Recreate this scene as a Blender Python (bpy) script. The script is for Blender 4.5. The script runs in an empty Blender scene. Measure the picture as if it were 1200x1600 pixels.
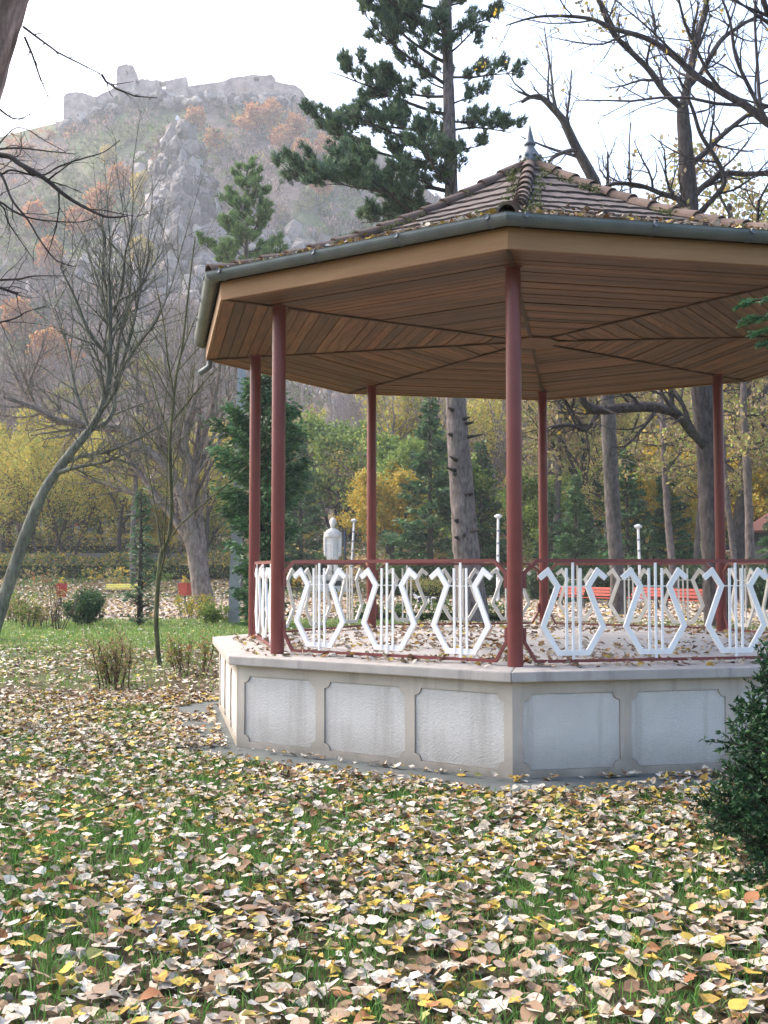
import bpy, bmesh, math, random
import numpy as np
from mathutils import Vector, Matrix

SC = bpy.context.scene
COL = SC.collection
R = math.radians

# ------------------------------------------------------------------ camera, sky, sun, exposure
PITCH = R(3.037); FOC = 1680.9; HC = 1.6
cam_d = bpy.data.cameras.new('camera'); cam = bpy.data.objects.new('camera', cam_d); COL.objects.link(cam)
cam.location = (0, 0, HC); cam.rotation_euler = (R(90) + PITCH, 0, 0)
cam_d.sensor_fit = 'VERTICAL'; cam_d.sensor_height = 36.0; cam_d.sensor_width = 27.0
cam_d.lens = 36.0 * FOC / 1600.0; cam_d.clip_start = 0.05; cam_d.clip_end = 3000
SC.camera = cam

SUN_EL, SUN_AZ = R(44), R(-62)          # azimuth from +Y towards +X: beyond the hill, to the left
world = bpy.data.worlds.new('World'); SC.world = world; world.use_nodes = True
nt = world.node_tree; nt.nodes.clear()
sky = nt.nodes.new('ShaderNodeTexSky'); sky.sky_type = 'NISHITA'; sky.sun_disc = False
sky.sun_elevation = SUN_EL; sky.sun_rotation = SUN_AZ
sky.air_density = 1.0; sky.dust_density = 5.0; sky.ozone_density = 1.0
bg = nt.nodes.new('ShaderNodeBackground'); bg.inputs['Strength'].default_value = 0.15
wo = nt.nodes.new('ShaderNodeOutputWorld')
nt.links.new(sky.outputs[0], bg.inputs[0]); nt.links.new(bg.outputs[0], wo.inputs[0])
sun_d = bpy.data.lights.new('sun', 'SUN'); sun = bpy.data.objects.new('sun', sun_d); COL.objects.link(sun)
sun_d.energy = 0.5; sun_d.angle = R(30); sun_d.color = (1.0, 0.97, 0.93)
sdir = Vector((math.sin(SUN_AZ) * math.cos(SUN_EL), math.cos(SUN_AZ) * math.cos(SUN_EL), math.sin(SUN_EL)))
sun.rotation_euler = sdir.to_track_quat('Z', 'Y').to_euler()
SC.view_settings.view_transform = 'Standard'; SC.view_settings.look = 'None'
SC.view_settings.exposure = 2.05; SC.view_settings.gamma = 1.0; SC.view_settings.use_curve_mapping = False
SC.render.engine = 'CYCLES'
SC.cycles.max_bounces = 8; SC.cycles.diffuse_bounces = 4; SC.cycles.volume_bounces = 1
SC.cycles.transparent_max_bounces = 8; SC.cycles.use_denoising = True

# ------------------------------------------------------------------ helpers
def ray(px, py):
    a = (px - 600) / FOC; b = (800 - py) / FOC
    return np.array([a, math.cos(PITCH) - b * math.sin(PITCH), math.sin(PITCH) + b * math.cos(PITCH)])
def at(px, py, Y):
    d = ray(px, py); return np.array([0, 0, HC]) + d * (Y / d[1])

def link(name, me, m=None, parent=None, kind=None):
    o = bpy.data.objects.new(name, me); COL.objects.link(o)
    if m is not None and me is not None and len(me.materials) == 0: me.materials.append(m)
    if parent is not None: o.parent = parent
    if kind: o['kind'] = kind
    return o
def tag(o, label, cat, group=None):
    o['label'] = label; o['category'] = cat
    if group: o['group'] = group
    return o
def thing(name, label, cat, loc=(0, 0, 0), rotz=0, group=None, scale=1):
    o = bpy.data.objects.new(name, None); COL.objects.link(o)
    o.location = tuple(float(v) for v in loc); o.rotation_euler = (0, 0, rotz)
    o.scale = (scale, scale, scale) if not hasattr(scale, '__len__') else scale
    o.empty_display_size = 0.2
    return tag(o, label, cat, group)

class MB:
    """collects vertices, faces and per-vertex colours, then makes one mesh"""
    def __init__(s): s.v = []; s.c = []; s.f3 = []; s.f4 = []; s.n = 0
    def add(s, v, f3=None, f4=None, c=None):
        v = np.asarray(v, float).reshape(-1, 3)
        if f3 is not None and len(f3): s.f3.append(np.asarray(f3, int).reshape(-1, 3) + s.n)
        if f4 is not None and len(f4): s.f4.append(np.asarray(f4, int).reshape(-1, 4) + s.n)
        s.v.append(v)
        if c is None: c = np.ones((len(v), 3)) * 0.5
        c = np.asarray(c, float)
        if c.ndim == 1: c = np.tile(c, (len(v), 1))
        s.c.append(c); s.n += len(v)
    def mesh(s, name, smooth=False):
        me = bpy.data.meshes.new(name)
        if not s.v: return me
        v = np.concatenate(s.v); c = np.concatenate(s.c)
        f3 = np.concatenate(s.f3) if s.f3 else np.zeros((0, 3), int)
        f4 = np.concatenate(s.f4) if s.f4 else np.zeros((0, 4), int)
        loops = np.concatenate([f3.ravel(), f4.ravel()]).astype(np.int32)
        n3, n4 = len(f3), len(f4)
        starts = np.concatenate([np.arange(n3) * 3, n3 * 3 + np.arange(n4) * 4]).astype(np.int32)
        me.vertices.add(len(v)); me.vertices.foreach_set('co', v.astype(np.float32).ravel())
        me.loops.add(len(loops)); me.loops.foreach_set('vertex_index', loops)
        me.polygons.add(n3 + n4); me.polygons.foreach_set('loop_start', starts)
        me.polygons.foreach_set('use_smooth', np.full(n3 + n4, bool(smooth)))
        a = me.color_attributes.new('Col', 'FLOAT_COLOR', 'POINT')
        a.data.foreach_set('color', np.concatenate([c, np.ones((len(c), 1))], 1).astype(np.float32).ravel())
        me.update(calc_edges=True)
        return me
    # ---- shapes
    def box(s, c, size, c3=None, M=None):
        x, y, z = [q / 2 for q in size]
        v = np.array([[-x,-y,-z],[x,-y,-z],[x,y,-z],[-x,y,-z],[-x,-y,z],[x,-y,z],[x,y,z],[-x,y,z]])
        if M is not None: v = v @ np.array(M).T
        s.add(v + np.array(c), f4=[[0,3,2,1],[4,5,6,7],[0,1,5,4],[1,2,6,5],[2,3,7,6],[3,0,4,7]], c=c3)
    def bar(s, a, b, w, h, c3=None, up=(0, 0, 1)):
        a = np.array(a, float); b = np.array(b, float); d = b - a; L = np.linalg.norm(d); d /= L
        u = np.array(up, float)
        if abs(d @ u) > .95: u = np.array([1., 0, 0])
        x = np.cross(d, u); x /= np.linalg.norm(x); z = np.cross(x, d)
        s.box((a + b) / 2, (L, w, h), c3, np.stack([d, x, z], 1))
    def tube(s, pts, rad, k=6, c3=None, cap=True, sx=1.0, rough=0):
        pts = np.asarray(pts, float); n = len(pts)
        rad = np.broadcast_to(np.asarray(rad, float), (n,))
        t = np.gradient(pts, axis=0); t /= np.maximum(np.linalg.norm(t, axis=1, keepdims=True), 1e-9)
        m = np.abs(t.mean(0)); ref = np.zeros(3); ref[int(np.argmin(m))] = 1
        a = np.cross(t, ref); a /= np.maximum(np.linalg.norm(a, axis=1, keepdims=True), 1e-9)
        b = np.cross(t, a)
        th = np.arange(k) * 2 * np.pi / k
        rad = np.repeat(rad[:, None], k, 1)
        if rough:
            ar = np.concatenate([[0], np.cumsum(np.linalg.norm(np.diff(pts, axis=0), axis=1))]); q0 = ar[:, None] / (rad.mean() * 3) + pts[0, 0] * 3
            rad = rad * (1 + rough * 2 * (fbm(np.abs(((th / np.pi - 1) * 3))[None] + 0 * q0 + 7, q0 + 0 * th[None], 3, 31) - .5))
        v = pts[:, None] + rad[:, :, None] * (np.cos(th)[None, :, None] * a[:, None] * sx + np.sin(th)[None, :, None] * b[:, None])
        i = np.arange(n - 1)[:, None] * k; j = np.arange(k)[None]; j2 = (j + 1) % k
        f = np.stack([i + j, i + j2, i + k + j2, i + k + j], -1).reshape(-1, 4)
        f3 = []
        if cap:
            f3 = [[0, q + 1, q] for q in range(1, k - 1)] + [[(n - 1) * k, (n - 1) * k + q, (n - 1) * k + q + 1] for q in range(1, k - 1)]
        s.add(v.reshape(-1, 3), f3=f3, f4=f, c=c3)
    def lathe(s, prof, k=16, loc=(0, 0, 0), c3=None):
        prof = np.array(prof, float); n = len(prof); th = np.arange(k) * 2 * np.pi / k
        v = np.stack([prof[:, 0][:, None] * np.cos(th), prof[:, 0][:, None] * np.sin(th), np.repeat(prof[:, 1][:, None], k, 1)], -1)
        i = np.arange(n - 1)[:, None] * k; j = np.arange(k)[None]; j2 = (j + 1) % k
        f = np.stack([i + j, i + j2, i + k + j2, i + k + j], -1).reshape(-1, 4)
        s.add(v.reshape(-1, 3) + np.array(loc), f4=f, c=c3)
    def prism(s, poly, z0, z1, c3=None):
        """vertical prism of a convex/star polygon (list of xy), fan caps"""
        p = np.array(poly, float); n = len(p)
        v = np.concatenate([np.c_[p, np.full(n, z0)], np.c_[p, np.full(n, z1)]])
        f4 = [[i, (i + 1) % n, n + (i + 1) % n, n + i] for i in range(n)]
        f3 = [[0, i + 1, i] for i in range(1, n - 1)] + [[n, n + i, n + i + 1] for i in range(1, n - 1)]
        s.add(v, f3=f3, f4=f4, c=c3)

# ---- noise
def _hash(i, j, seed):
    h = (i * 374761393 + j * 668265263 + seed * 974634777) & 0xffffffff
    h = ((h ^ (h >> 13)) * 1274126177) & 0xffffffff
    return ((h ^ (h >> 16)) & 0xffff) / 65535.0
def vnoise(x, y, seed=0):
    x = np.asarray(x, float); y = np.asarray(y, float)
    i = np.floor(x).astype(np.int64); j = np.floor(y).astype(np.int64)
    u = x - i; v = y - j; u = u * u * (3 - 2 * u); v = v * v * (3 - 2 * v)
    return (_hash(i, j, seed) * (1 - u) + _hash(i + 1, j, seed) * u) * (1 - v) + (_hash(i, j + 1, seed) * (1 - u) + _hash(i + 1, j + 1, seed) * u) * v
def fbm(x, y, o=4, seed=0, ridged=False):
    t = 0; a = .5; w = 0
    for k in range(o):
        n = vnoise(np.asarray(x) * 2 ** k, np.asarray(y) * 2 ** k, seed + k * 17)
        if ridged: n = 1 - np.abs(2 * n - 1)
        t = t + a * n; w += a; a *= .5
    return t / w

# ------------------------------------------------------------------ materials
def new_mat(name):
    m = bpy.data.materials.new(name); m.use_nodes = True; t = m.node_tree; t.nodes.clear()
    out = t.nodes.new('ShaderNodeOutputMaterial'); return m, t, out
def nd(t, typ, **kw):
    n = t.nodes.new(typ)
    for k, v in kw.items(): setattr(n, k, v)
    return n
def noise(t, scale, detail=6, coord='Object', rough=.6, stretch=None):
    tc = nd(t, 'ShaderNodeTexCoord'); n = nd(t, 'ShaderNodeTexNoise')
    n.inputs['Scale'].default_value = scale; n.inputs['Detail'].default_value = detail; n.inputs['Roughness'].default_value = rough
    if stretch:
        mp = nd(t, 'ShaderNodeMapping'); mp.inputs['Scale'].default_value = stretch
        t.links.new(tc.outputs[coord], mp.inputs[0]); t.links.new(mp.outputs[0], n.inputs['Vector'])
    else: t.links.new(tc.outputs[coord], n.inputs['Vector'])
    return n.outputs['Fac']
def ramp(t, fac, stops):
    r = nd(t, 'ShaderNodeValToRGB'); e = r.color_ramp.elements
    while len(e) < len(stops): e.new(.5)
    for q, (p, c) in zip(e, stops): q.position = p; q.color = (*c, 1)
    t.links.new(fac, r.inputs[0]); return r.outputs[0]
def mixc(t, fac, a, b, mode='MIX'):
    m = nd(t, 'ShaderNodeMix', data_type='RGBA', blend_type=mode)
    for s, v in ((m.inputs[0], fac), (m.inputs[6], a), (m.inputs[7], b)):
        if hasattr(v, 'is_output'): t.links.new(v, s)
        elif isinstance(v, (int, float)): s.default_value = v
        else: s.default_value = (*v, 1)
    return m.outputs[2]
def math_(t, op, a, b=0.0, clamp=False):
    m = nd(t, 'ShaderNodeMath', operation=op, use_clamp=clamp)
    for s, v in zip(m.inputs, (a, b)):
        if hasattr(v, 'is_output'): t.links.new(v, s)
        else: s.default_value = v
    return m.outputs[0]
def finish(t, out, col, rough=.8, bump=None, bstr=.3, bdist=.01, metal=0, spec=.3):
    p = nd(t, 'ShaderNodeBsdfPrincipled'); p.inputs['Roughness'].default_value = rough if not hasattr(rough, 'is_output') else .5
    if hasattr(rough, 'is_output'): t.links.new(rough, p.inputs['Roughness'])
    p.inputs['Metallic'].default_value = metal; p.inputs['Specular IOR Level'].default_value = spec
    if hasattr(col, 'is_output'): t.links.new(col, p.inputs['Base Color'])
    else: p.inputs['Base Color'].default_value = (*col, 1)
    if bump is not None:
        b = nd(t, 'ShaderNodeBump'); b.inputs['Strength'].default_value = bstr; b.inputs['Distance'].default_value = bdist
        t.links.new(bump, b.inputs['Height']); t.links.new(b.outputs[0], p.inputs['Normal'])
    t.links.new(p.outputs[0], out.inputs[0]); return p
def simple(name, a, b, scale=4, rough=.8, bstr=.3, bdist=.01, spec=.3, metal=0, detail=8, stretch=None, objvar=0.0, bscale=None):
    m, t, o = new_mat(name); f = noise(t, scale, detail, stretch=stretch)
    c = ramp(t, f, [(.3, a), (.7, b)])
    if objvar:
        oi = nd(t, 'ShaderNodeObjectInfo'); v = math_(t, 'ADD', math_(t, 'MULTIPLY', oi.outputs['Random'], 2 * objvar), 1 - objvar)
        hs = nd(t, 'ShaderNodeHueSaturation'); t.links.new(v, hs.inputs['Value']); t.links.new(c, hs.inputs['Color']); c = hs.outputs[0]
    bf = noise(t, bscale, 6) if bscale else f
    finish(t, o, c, rough, bf, bstr, bdist, metal, spec); return m
def leaf_mat(name, trans=.35, rough=.6, val=1.0):
    """colour comes from each leaf's own attribute"""
    m, t, o = new_mat(name); at_ = nd(t, 'ShaderNodeAttribute', attribute_name='Col'); c = at_.outputs['Color']
    d = nd(t, 'ShaderNodeBsdfPrincipled'); d.inputs['Roughness'].default_value = rough; d.inputs['Specular IOR Level'].default_value = .25
    tr = nd(t, 'ShaderNodeBsdfTranslucent'); mx = nd(t, 'ShaderNodeMixShader'); mx.inputs[0].default_value = trans
    t.links.new(c, d.inputs['Base Color']); t.links.new(c, tr.inputs[0])
    t.links.new(d.outputs[0], mx.inputs[1]); t.links.new(tr.outputs[0], mx.inputs[2]); t.links.new(mx.outputs[0], o.inputs[0]); return m
def attr_mat(name, rough=.9, bscale=12, bstr=.5, bdist=.02, var=.25, stretch=None):
    m, t, o = new_mat(name); at_ = nd(t, 'ShaderNodeAttribute', attribute_name='Col')
    f = noise(t, bscale, 8, stretch=stretch); v = math_(t, 'ADD', math_(t, 'MULTIPLY', f, 2 * var), 1 - var)
    c = mixc(t, 1.0, at_.outputs['Color'], v, 'MULTIPLY')
    finish(t, o, c, rough, f, bstr, bdist, spec=.15); return m

def litter_mat(name):
    m, t, o = new_mat(name); at_ = nd(t, 'ShaderNodeAttribute', attribute_name='Col'); n = noise(t, 60, 5)
    c = mixc(t, ramp(t, n, [(.45, (0, 0, 0)), (.75, (.75, .75, .75))]), at_.outputs['Color'], (.13, .08, .05))
    p = finish(t, o, c, .75, noise(t, 90, 3), .5, .006, spec=.2); return m
M_LEAF = litter_mat('fallen_leaf')
M_FOL = leaf_mat('foliage', .35, .6)
M_NEED = leaf_mat('needles', .2, .5)
M_GRASS = leaf_mat('grass_blades', .3, .5)
def bark_mat():
    m, t, o = new_mat('bark'); at_ = nd(t, 'ShaderNodeAttribute', attribute_name='Col')
    f1 = noise(t, 14, 8, stretch=(1, 1, .25), rough=.7); f2 = noise(t, 2.2, 5); f3 = noise(t, 1.1, 3)
    v = math_(t, 'MULTIPLY', ramp(t, f1, [(.35, (.45, .45, .45)), (.65, (1.4, 1.4, 1.4))]), ramp(t, f2, [(.35, (.8, .8, .8)), (.65, (1.4, 1.4, 1.4))]))
    c = mixc(t, 1.0, at_.outputs['Color'], v, 'MULTIPLY'); moss = ramp(t, f3, [(.55, (0, 0, 0)), (.72, (.3, .3, .3))]); c = mixc(t, moss, c, (.075, .085, .04))
    finish(t, o, c, .95, f1, .9, .04, spec=.12); return m
M_BARK = bark_mat()
M_STONE = simple('statue_stone', (.50, .48, .44), (.68, .66, .62), 5, .85, .3, .01)
M_RED = simple('red_oxide_paint', (.14, .034, .031), (.19, .048, .042), 3, .42, .08, .002, .45)
M_WHITE = simple('white_gloss_paint', (.74, .735, .725), (.82, .815, .805), 6, .4, .05, .001, .4)
M_WHITEREAR = simple('rear_lyre_white', (.56, .53, .47), (.68, .65, .59), 6, .6, .1, .001, .3)  # duller, warmer white for the lyres on the rear sides
M_ZINC = simple('grey_zinc', (.105, .125, .125), (.17, .19, .19), 5, .5, .05, .002, .4, .35)
M_ZINC2 = simple('dark_zinc', (.09, .105, .125), (.14, .16, .18), 8, .5, .05, .002, .4, .35)
M_CONC = simple('grey_concrete', (.34, .32, .31), (.50, .48, .46), 3, .9, .3, .004, bscale=60)
M_APRON = simple('dark_concrete', (.07, .08, .078), (.12, .13, .125), 2.5, .9, .3, .004, bscale=50)
M_FASCIA = simple('pale_larch', (.24, .125, .052), (.34, .19, .088), 1.2, .6, .15, .002, stretch=(1, 1, 9), objvar=.06)
M_DARKW = simple('dark_batten', (.05, .028, .018), (.09, .05, .03), 6, .7, .2, .003)
M_TILE = simple('clay_tile', (.072, .056, .050), (.138, .112, .102), 7, .9, .5, .006, objvar=.16)
M_RIDGE = simple('clay_ridge', (.085, .058, .046), (.14, .10, .083), 6, .9, .5, .006, objvar=.25)
M_DARK = simple('dark_underlay', (.03, .028, .026), (.05, .045, .04), 5, .9)
M_BLACK = simple('black_iron', (.02, .025, .025), (.05, .055, .055), 8, .6)
M_REDB = simple('red_bench_paint', (.25, .035, .024), (.33, .052, .034), 5, .5)
M_ORANGEB = simple('orange_bench_paint', (.60, .20, .03), (.70, .28, .06), 5, .5)
M_YELB = simple('yellow_bench_paint', (.66, .58, .10), (.76, .68, .18), 5, .5)
M_POLE = simple('pole_concrete', (.24, .25, .27), (.33, .34, .36), 4, .9, .2, .005)
M_LAMPGLASS = simple('lamp_glass', (.55, .58, .6), (.62, .65, .68), 5, .3)
M_GREYW = simple('grey_wall', (.16, .165, .18), (.24, .245, .26), .6, .9)
M_CASTLE = simple('castle_stone', (.20, .15, .13), (.56, .45, .39), .30, .95, 1.0, .8, bscale=.6)
M_BLUEP = simple('blue_paint', (.03, .07, .15), (.05, .10, .19), 6, .5)

def wood_mat():
    m, t, o = new_mat('ceiling_board')
    tc = nd(t, 'ShaderNodeTexCoord'); mp = nd(t, 'ShaderNodeMapping'); mp.inputs['Scale'].default_value = (1.2, 14, 14)
    oi = nd(t, 'ShaderNodeObjectInfo')
    sh = nd(t, 'ShaderNodeVectorMath', operation='MULTIPLY_ADD'); sh.inputs[1].default_value = (1, 1, 1)
    t.links.new(tc.outputs['Object'], mp.inputs[0])
    cmb = nd(t, 'ShaderNodeCombineXYZ'); t.links.new(math_(t, 'MULTIPLY', oi.outputs['Random'], 50), cmb.inputs[0])
    t.links.new(mp.outputs[0], sh.inputs[0]); t.links.new(cmb.outputs[0], sh.inputs[2])
    n = nd(t, 'ShaderNodeTexNoise'); n.inputs['Scale'].default_value = 1.6; n.inputs['Detail'].default_value = 9; n.inputs['Roughness'].default_value = .65
    t.links.new(sh.outputs[0], n.inputs['Vector'])
    c = ramp(t, n.outputs['Fac'], [(.28, (.045, .017, .006)), (.5, (.138, .055, .021)), (.72, (.245, .104, .042))])
    big = noise(t, .9, 4)
    c = mixc(t, math_(t, 'MULTIPLY', big, .35), c, (.14, .07, .03))
    v = math_(t, 'ADD', math_(t, 'MULTIPLY', oi.outputs['Random'], .8), .62)
    hs = nd(t, 'ShaderNodeHueSaturation'); t.links.new(v, hs.inputs['Value']); t.links.new(c, hs.inputs['Color'])
    finish(t, o, hs.outputs[0], .55, n.outputs['Fac'], .2, .003, spec=.35); return m
M_PLANK = wood_mat()

def render_wall(name, a, b, stain, rough_scale, bstr, bdist):
    m, t, o = new_mat(name)
    f = noise(t, 2.2, 8); c = ramp(t, f, [(.3, a), (.7, b)])
    tc = nd(t, 'ShaderNodeTexCoord'); sp = nd(t, 'ShaderNodeSeparateXYZ'); t.links.new(tc.outputs['Object'], sp.inputs[0])
    # splash dirt from the ground and drip streaks under the coping
    n2 = noise(t, 5, 6); low = nd(t, 'ShaderNodeMapRange'); t.links.new(sp.outputs[2], low.inputs[0])
    low.inputs[1].default_value = .34; low.inputs[2].default_value = .0; low.inputs[3].default_value = 0; low.inputs[4].default_value = 1
    d = math_(t, 'MULTIPLY', low.outputs[0], n2)
    c = mixc(t, math_(t, 'MULTIPLY', d, 1.5, True), c, stain)
    n3 = noise(t, 7, 4, stretch=(1, 1, .08)); st = nd(t, 'ShaderNodeMapRange'); t.links.new(n3, st.inputs[0])
    st.inputs[1].default_value = .52; st.inputs[2].default_value = .72; st.inputs[3].default_value = 0; st.inputs[4].default_value = .5
    c = mixc(t, st.outputs[0], c, stain)
    finish(t, o, c, .92, noise(t, rough_scale, 5), bstr, bdist, spec=.15); return m
M_BEIGE = render_wall('beige_render', (.39, .35, .295), (.49, .445, .385), (.21, .185, .15), 40, .25, .004)
M_ROUGH = render_wall('white_roughcast', (.51, .495, .465), (.61, .595, .565), (.29, .265, .23), 65, 1.0, .010)

def coping_mat():
    m, t, o = new_mat('coping_concrete')
    f = noise(t, 3, 9); c = ramp(t, f, [(.3, (.30, .28, .26)), (.7, (.42, .39, .365))])
    n = noise(t, 3.2, 7, rough=.7, stretch=(1, 1, .15)); s = nd(t, 'ShaderNodeMapRange'); t.links.new(n, s.inputs[0])
    s.inputs[1].default_value = .53; s.inputs[2].default_value = .68; s.inputs[4].default_value = .55
    c = mixc(t, s.outputs[0], c, (.11, .105, .10))
    finish(t, o, c, .9, noise(t, 70, 5), .35, .004, spec=.2); return m
M_COPE = coping_mat()

# ------------------------------------------------------------------ terrain
SKYLINE = [(-900,420),(-400,300),(-150,250),(0,212),(60,197),(100,188),(150,168),(200,152),(290,150),(380,152),(470,158),(520,192),(560,212),(600,238),(640,268),(680,305),(720,345),(800,415),(900,450),(1100,500),(1300,520),(1700,560),(2400,580)]
_sk = [at(a, b, 380) for a, b in SKYLINE]; _skr = np.array([p[0] / 380 for p in _sk]); _skz = np.array([p[2] for p in _sk])
def smooth(a, b, x): t = np.clip((x - a) / (b - a), 0, 1); return t * t * (3 - 2 * t)
def park_z(x, y):
    d = np.clip(y - 58, 0, None); return .105 * (np.sqrt(d * d + 9) - 3) * 1.0
def crag_mask(x, y):
    c = at(277, 195, 288); return c
CRAG = at(283, 193, 288)
def hill_z(x, y, detail=True):
    x = np.asarray(x, float); y = np.asarray(y, float)
    r = x / y; zr = np.interp(r, _skr, _skz); t = np.clip((y - 150) / 230, 0, 1)
    g = .45 * t + .55 * t ** 1.7
    foot = park_z(x, np.minimum(y, 150.))
    z = foot + (zr - foot) * g - np.clip(y - 380, 0, None) * .6
    # the crag: a rock tower standing out of the slope
    dx = (x - CRAG[0] - (y - 288) * CRAG[0] / 288) + (fbm(y * .12, x * .05, 3, 5) - .5) * 10
    but = (fbm(x * .22, y * .03, 3, 61, True) - .5) * 9
    top = CRAG[2] - 3 - 1.3 * np.clip(np.abs(dx) - 1.5, 0, None) ** 1.25 + (fbm(x * .25, y * .25, 3, 62) - .5) * 5 * np.clip(np.abs(dx) / 4, 0, 1)
    f1 = smooth(268, 288, y + (fbm(x * .13, y * .02, 4, 9) - .5) * 16 + but * .6)
    stepf = np.floor(f1 * 5) / 5 + smooth(.15, .85, (f1 * 5) % 1) / 5
    face = .35 * f1 + .65 * stepf
    base_c = z + (top - z) * face * smooth(17, 5, np.abs(dx) + but * .35)
    z = np.maximum(z, np.where(y < 330, base_c, z))
    if detail:
        k = smooth(155, 200, y) * smooth(380, 350, y)
        z = z + k * (fbm(x * .035, y * .035, 5, 3) - .5) * 9
        z = z + k * rock_mask(x, y) * (fbm(x * .16, y * .10, 4, 21, True) - .5) * 9
    return z
def rock_mask(x, y):
    dxc = np.abs(x - CRAG[0] - (y - 288) * CRAG[0] / 288)
    m = smooth(15, 8, dxc) * smooth(236, 262, y) * smooth(308, 290, y)
    m2 = smooth(.56, .68, fbm(x * .022, y * .03, 4, 41)) * smooth(345, 300, y)
    low = smooth(.42, .56, fbm(x * .03 + 9, y * .025, 4, 77)) * smooth(305, 285, y) * smooth(248, 264, y)
    return np.clip(m + m2 * .8 + low * .8, 0, 1)

def grid_mesh(name, X, Y, Z, C, smoothf=True):
    ny, nx = X.shape; mb = MB()
    i = (np.arange(ny - 1)[:, None] * nx + np.arange(nx - 1)[None]).ravel()
    mb.add(np.stack([X, Y, Z], -1).reshape(-1, 3), f4=np.stack([i, i + 1, i + nx + 1, i + nx], 1), c=C.reshape(-1, 3))
    return mb.mesh(name, smoothf)

def ground_mat():
    m, t, o = new_mat('park_ground')
    at_ = nd(t, 'ShaderNodeAttribute', attribute_name='Col')
    f = noise(t, 9, 10, rough=.7); f2 = noise(t, 60, 6)
    c = mixc(t, 1.0, at_.outputs['Color'], ramp(t, f, [(.25, (.45, .45, .45)), (.75, (1.5, 1.5, 1.5))]), 'MULTIPLY')
    c = mixc(t, .8, c, ramp(t, f2, [(.3, (.6, .6, .6)), (.7, (1.4, 1.4, 1.4))]), 'MULTIPLY')
    finish(t, o, c, .95, f2, .5, .02, spec=.1); return m
M_GROUND = ground_mat()
# near lawn and the park slope behind, one sheet
ys = np.concatenate([np.linspace(-30, 70, 101), np.linspace(72, 156, 43)]); xs = np.concatenate([np.linspace(-420, -42, 20), np.linspace(-40, 40, 81), np.linspace(42, 420, 20)])
X, Y = np.meshgrid(xs, ys); Z = park_z(X, Y)
soil = np.array([.075, .058, .035]); green = np.array([.06, .085, .025]); ochre = np.array([.22, .15, .06])
g = smooth(.40, .62, fbm(X * .8, Y * .8, 3, 8)); far = smooth(60, 75, Y)
Cc = soil + (green - soil) * (g * (1 - far))[..., None]
Cc = Cc + (ochre * (0.6 + .6 * fbm(X * .15, Y * .15, 3, 2))[..., None] - Cc) * (far * .8)[..., None]
strip = smooth(20, 23, Y) * smooth(34, 32, Y) * smooth(2, -1, X)
Cc = Cc + (np.array([.09, .14, .035]) - Cc) * (strip * .8)[..., None]
link('ground', grid_mesh('ground', X, Y, Z, Cc), M_GROUND, kind='structure')
# gravel walk behind the lawn
M_GRAVEL = simple('gravel', (.26, .20, .16), (.46, .38, .33), 14, .95, .6, .01, detail=12)
xs = np.linspace(-45, 45, 46); ys = np.linspace(33, 57.5, 26); X, Y = np.meshgrid(xs, ys)
Y = Y + (fbm(X * .2, Y * 0 + 3, 3, 4) - .5) * 1.6 * (np.abs(Y - 45) > 11.5)
link('gravel_walk', grid_mesh('gravel_walk', X, Y, park_z(X, Y) + .006, np.ones(X.shape + (3,)) * .3), M_GRAVEL, kind='structure')

# the castle hill
rs = np.linspace(-.72, .80, 430); ys = np.concatenate([np.linspace(146, 240, 55), np.linspace(241, 310, 80), np.linspace(311, 382, 45), np.linspace(386, 470, 16)])
RR, Y = np.meshgrid(rs, ys); X = RR * Y; Z = hill_z(X, Y); Z = np.where(Y < 150, Z - .35, Z)
rk = rock_mask(X, Y)
gy = np.gradient(Z, axis=0) / np.gradient(Y, axis=0); steep = smooth(.9, 1.8, np.abs(gy))
rk = np.clip(rk + steep * .35 * (Y > 255), 0, 1)
n1 = fbm(X * .05, Y * .05, 4, 12); n2 = fbm(X * .3, Y * .3, 4, 13)
veg = np.array([.165, .125, .105]) + (np.array([.10, .135, .05]) - np.array([.165, .125, .105])) * (smooth(.42, .60, n1) * .8)[..., None]
pxh = 600 + FOC * X / Y; gm = smooth(30, 90, pxh) * smooth(250, 200, pxh) * smooth(255, 265, Y) * smooth(325, 300, Y)
veg = veg + (np.array([.085, .13, .05]) - veg) * (gm * smooth(.35, .5, n2))[..., None]
rockc = np.array([.23, .205, .19]) + (np.array([.47, .42, .39]) - np.array([.23, .205, .19])) * smooth(.3, .7, n2)[..., None]
Cc = veg * (.6 + .8 * n2)[..., None]; Cc = Cc + (rockc - Cc) * rk[..., None]
M_HILL = attr_mat('hill_rock_and_soil', .95, .8, 1.0, 1.2, .45)
link('castle_hill', grid_mesh('castle_hill', X, Y, Z, Cc, False), M_HILL, kind='structure')
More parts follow.
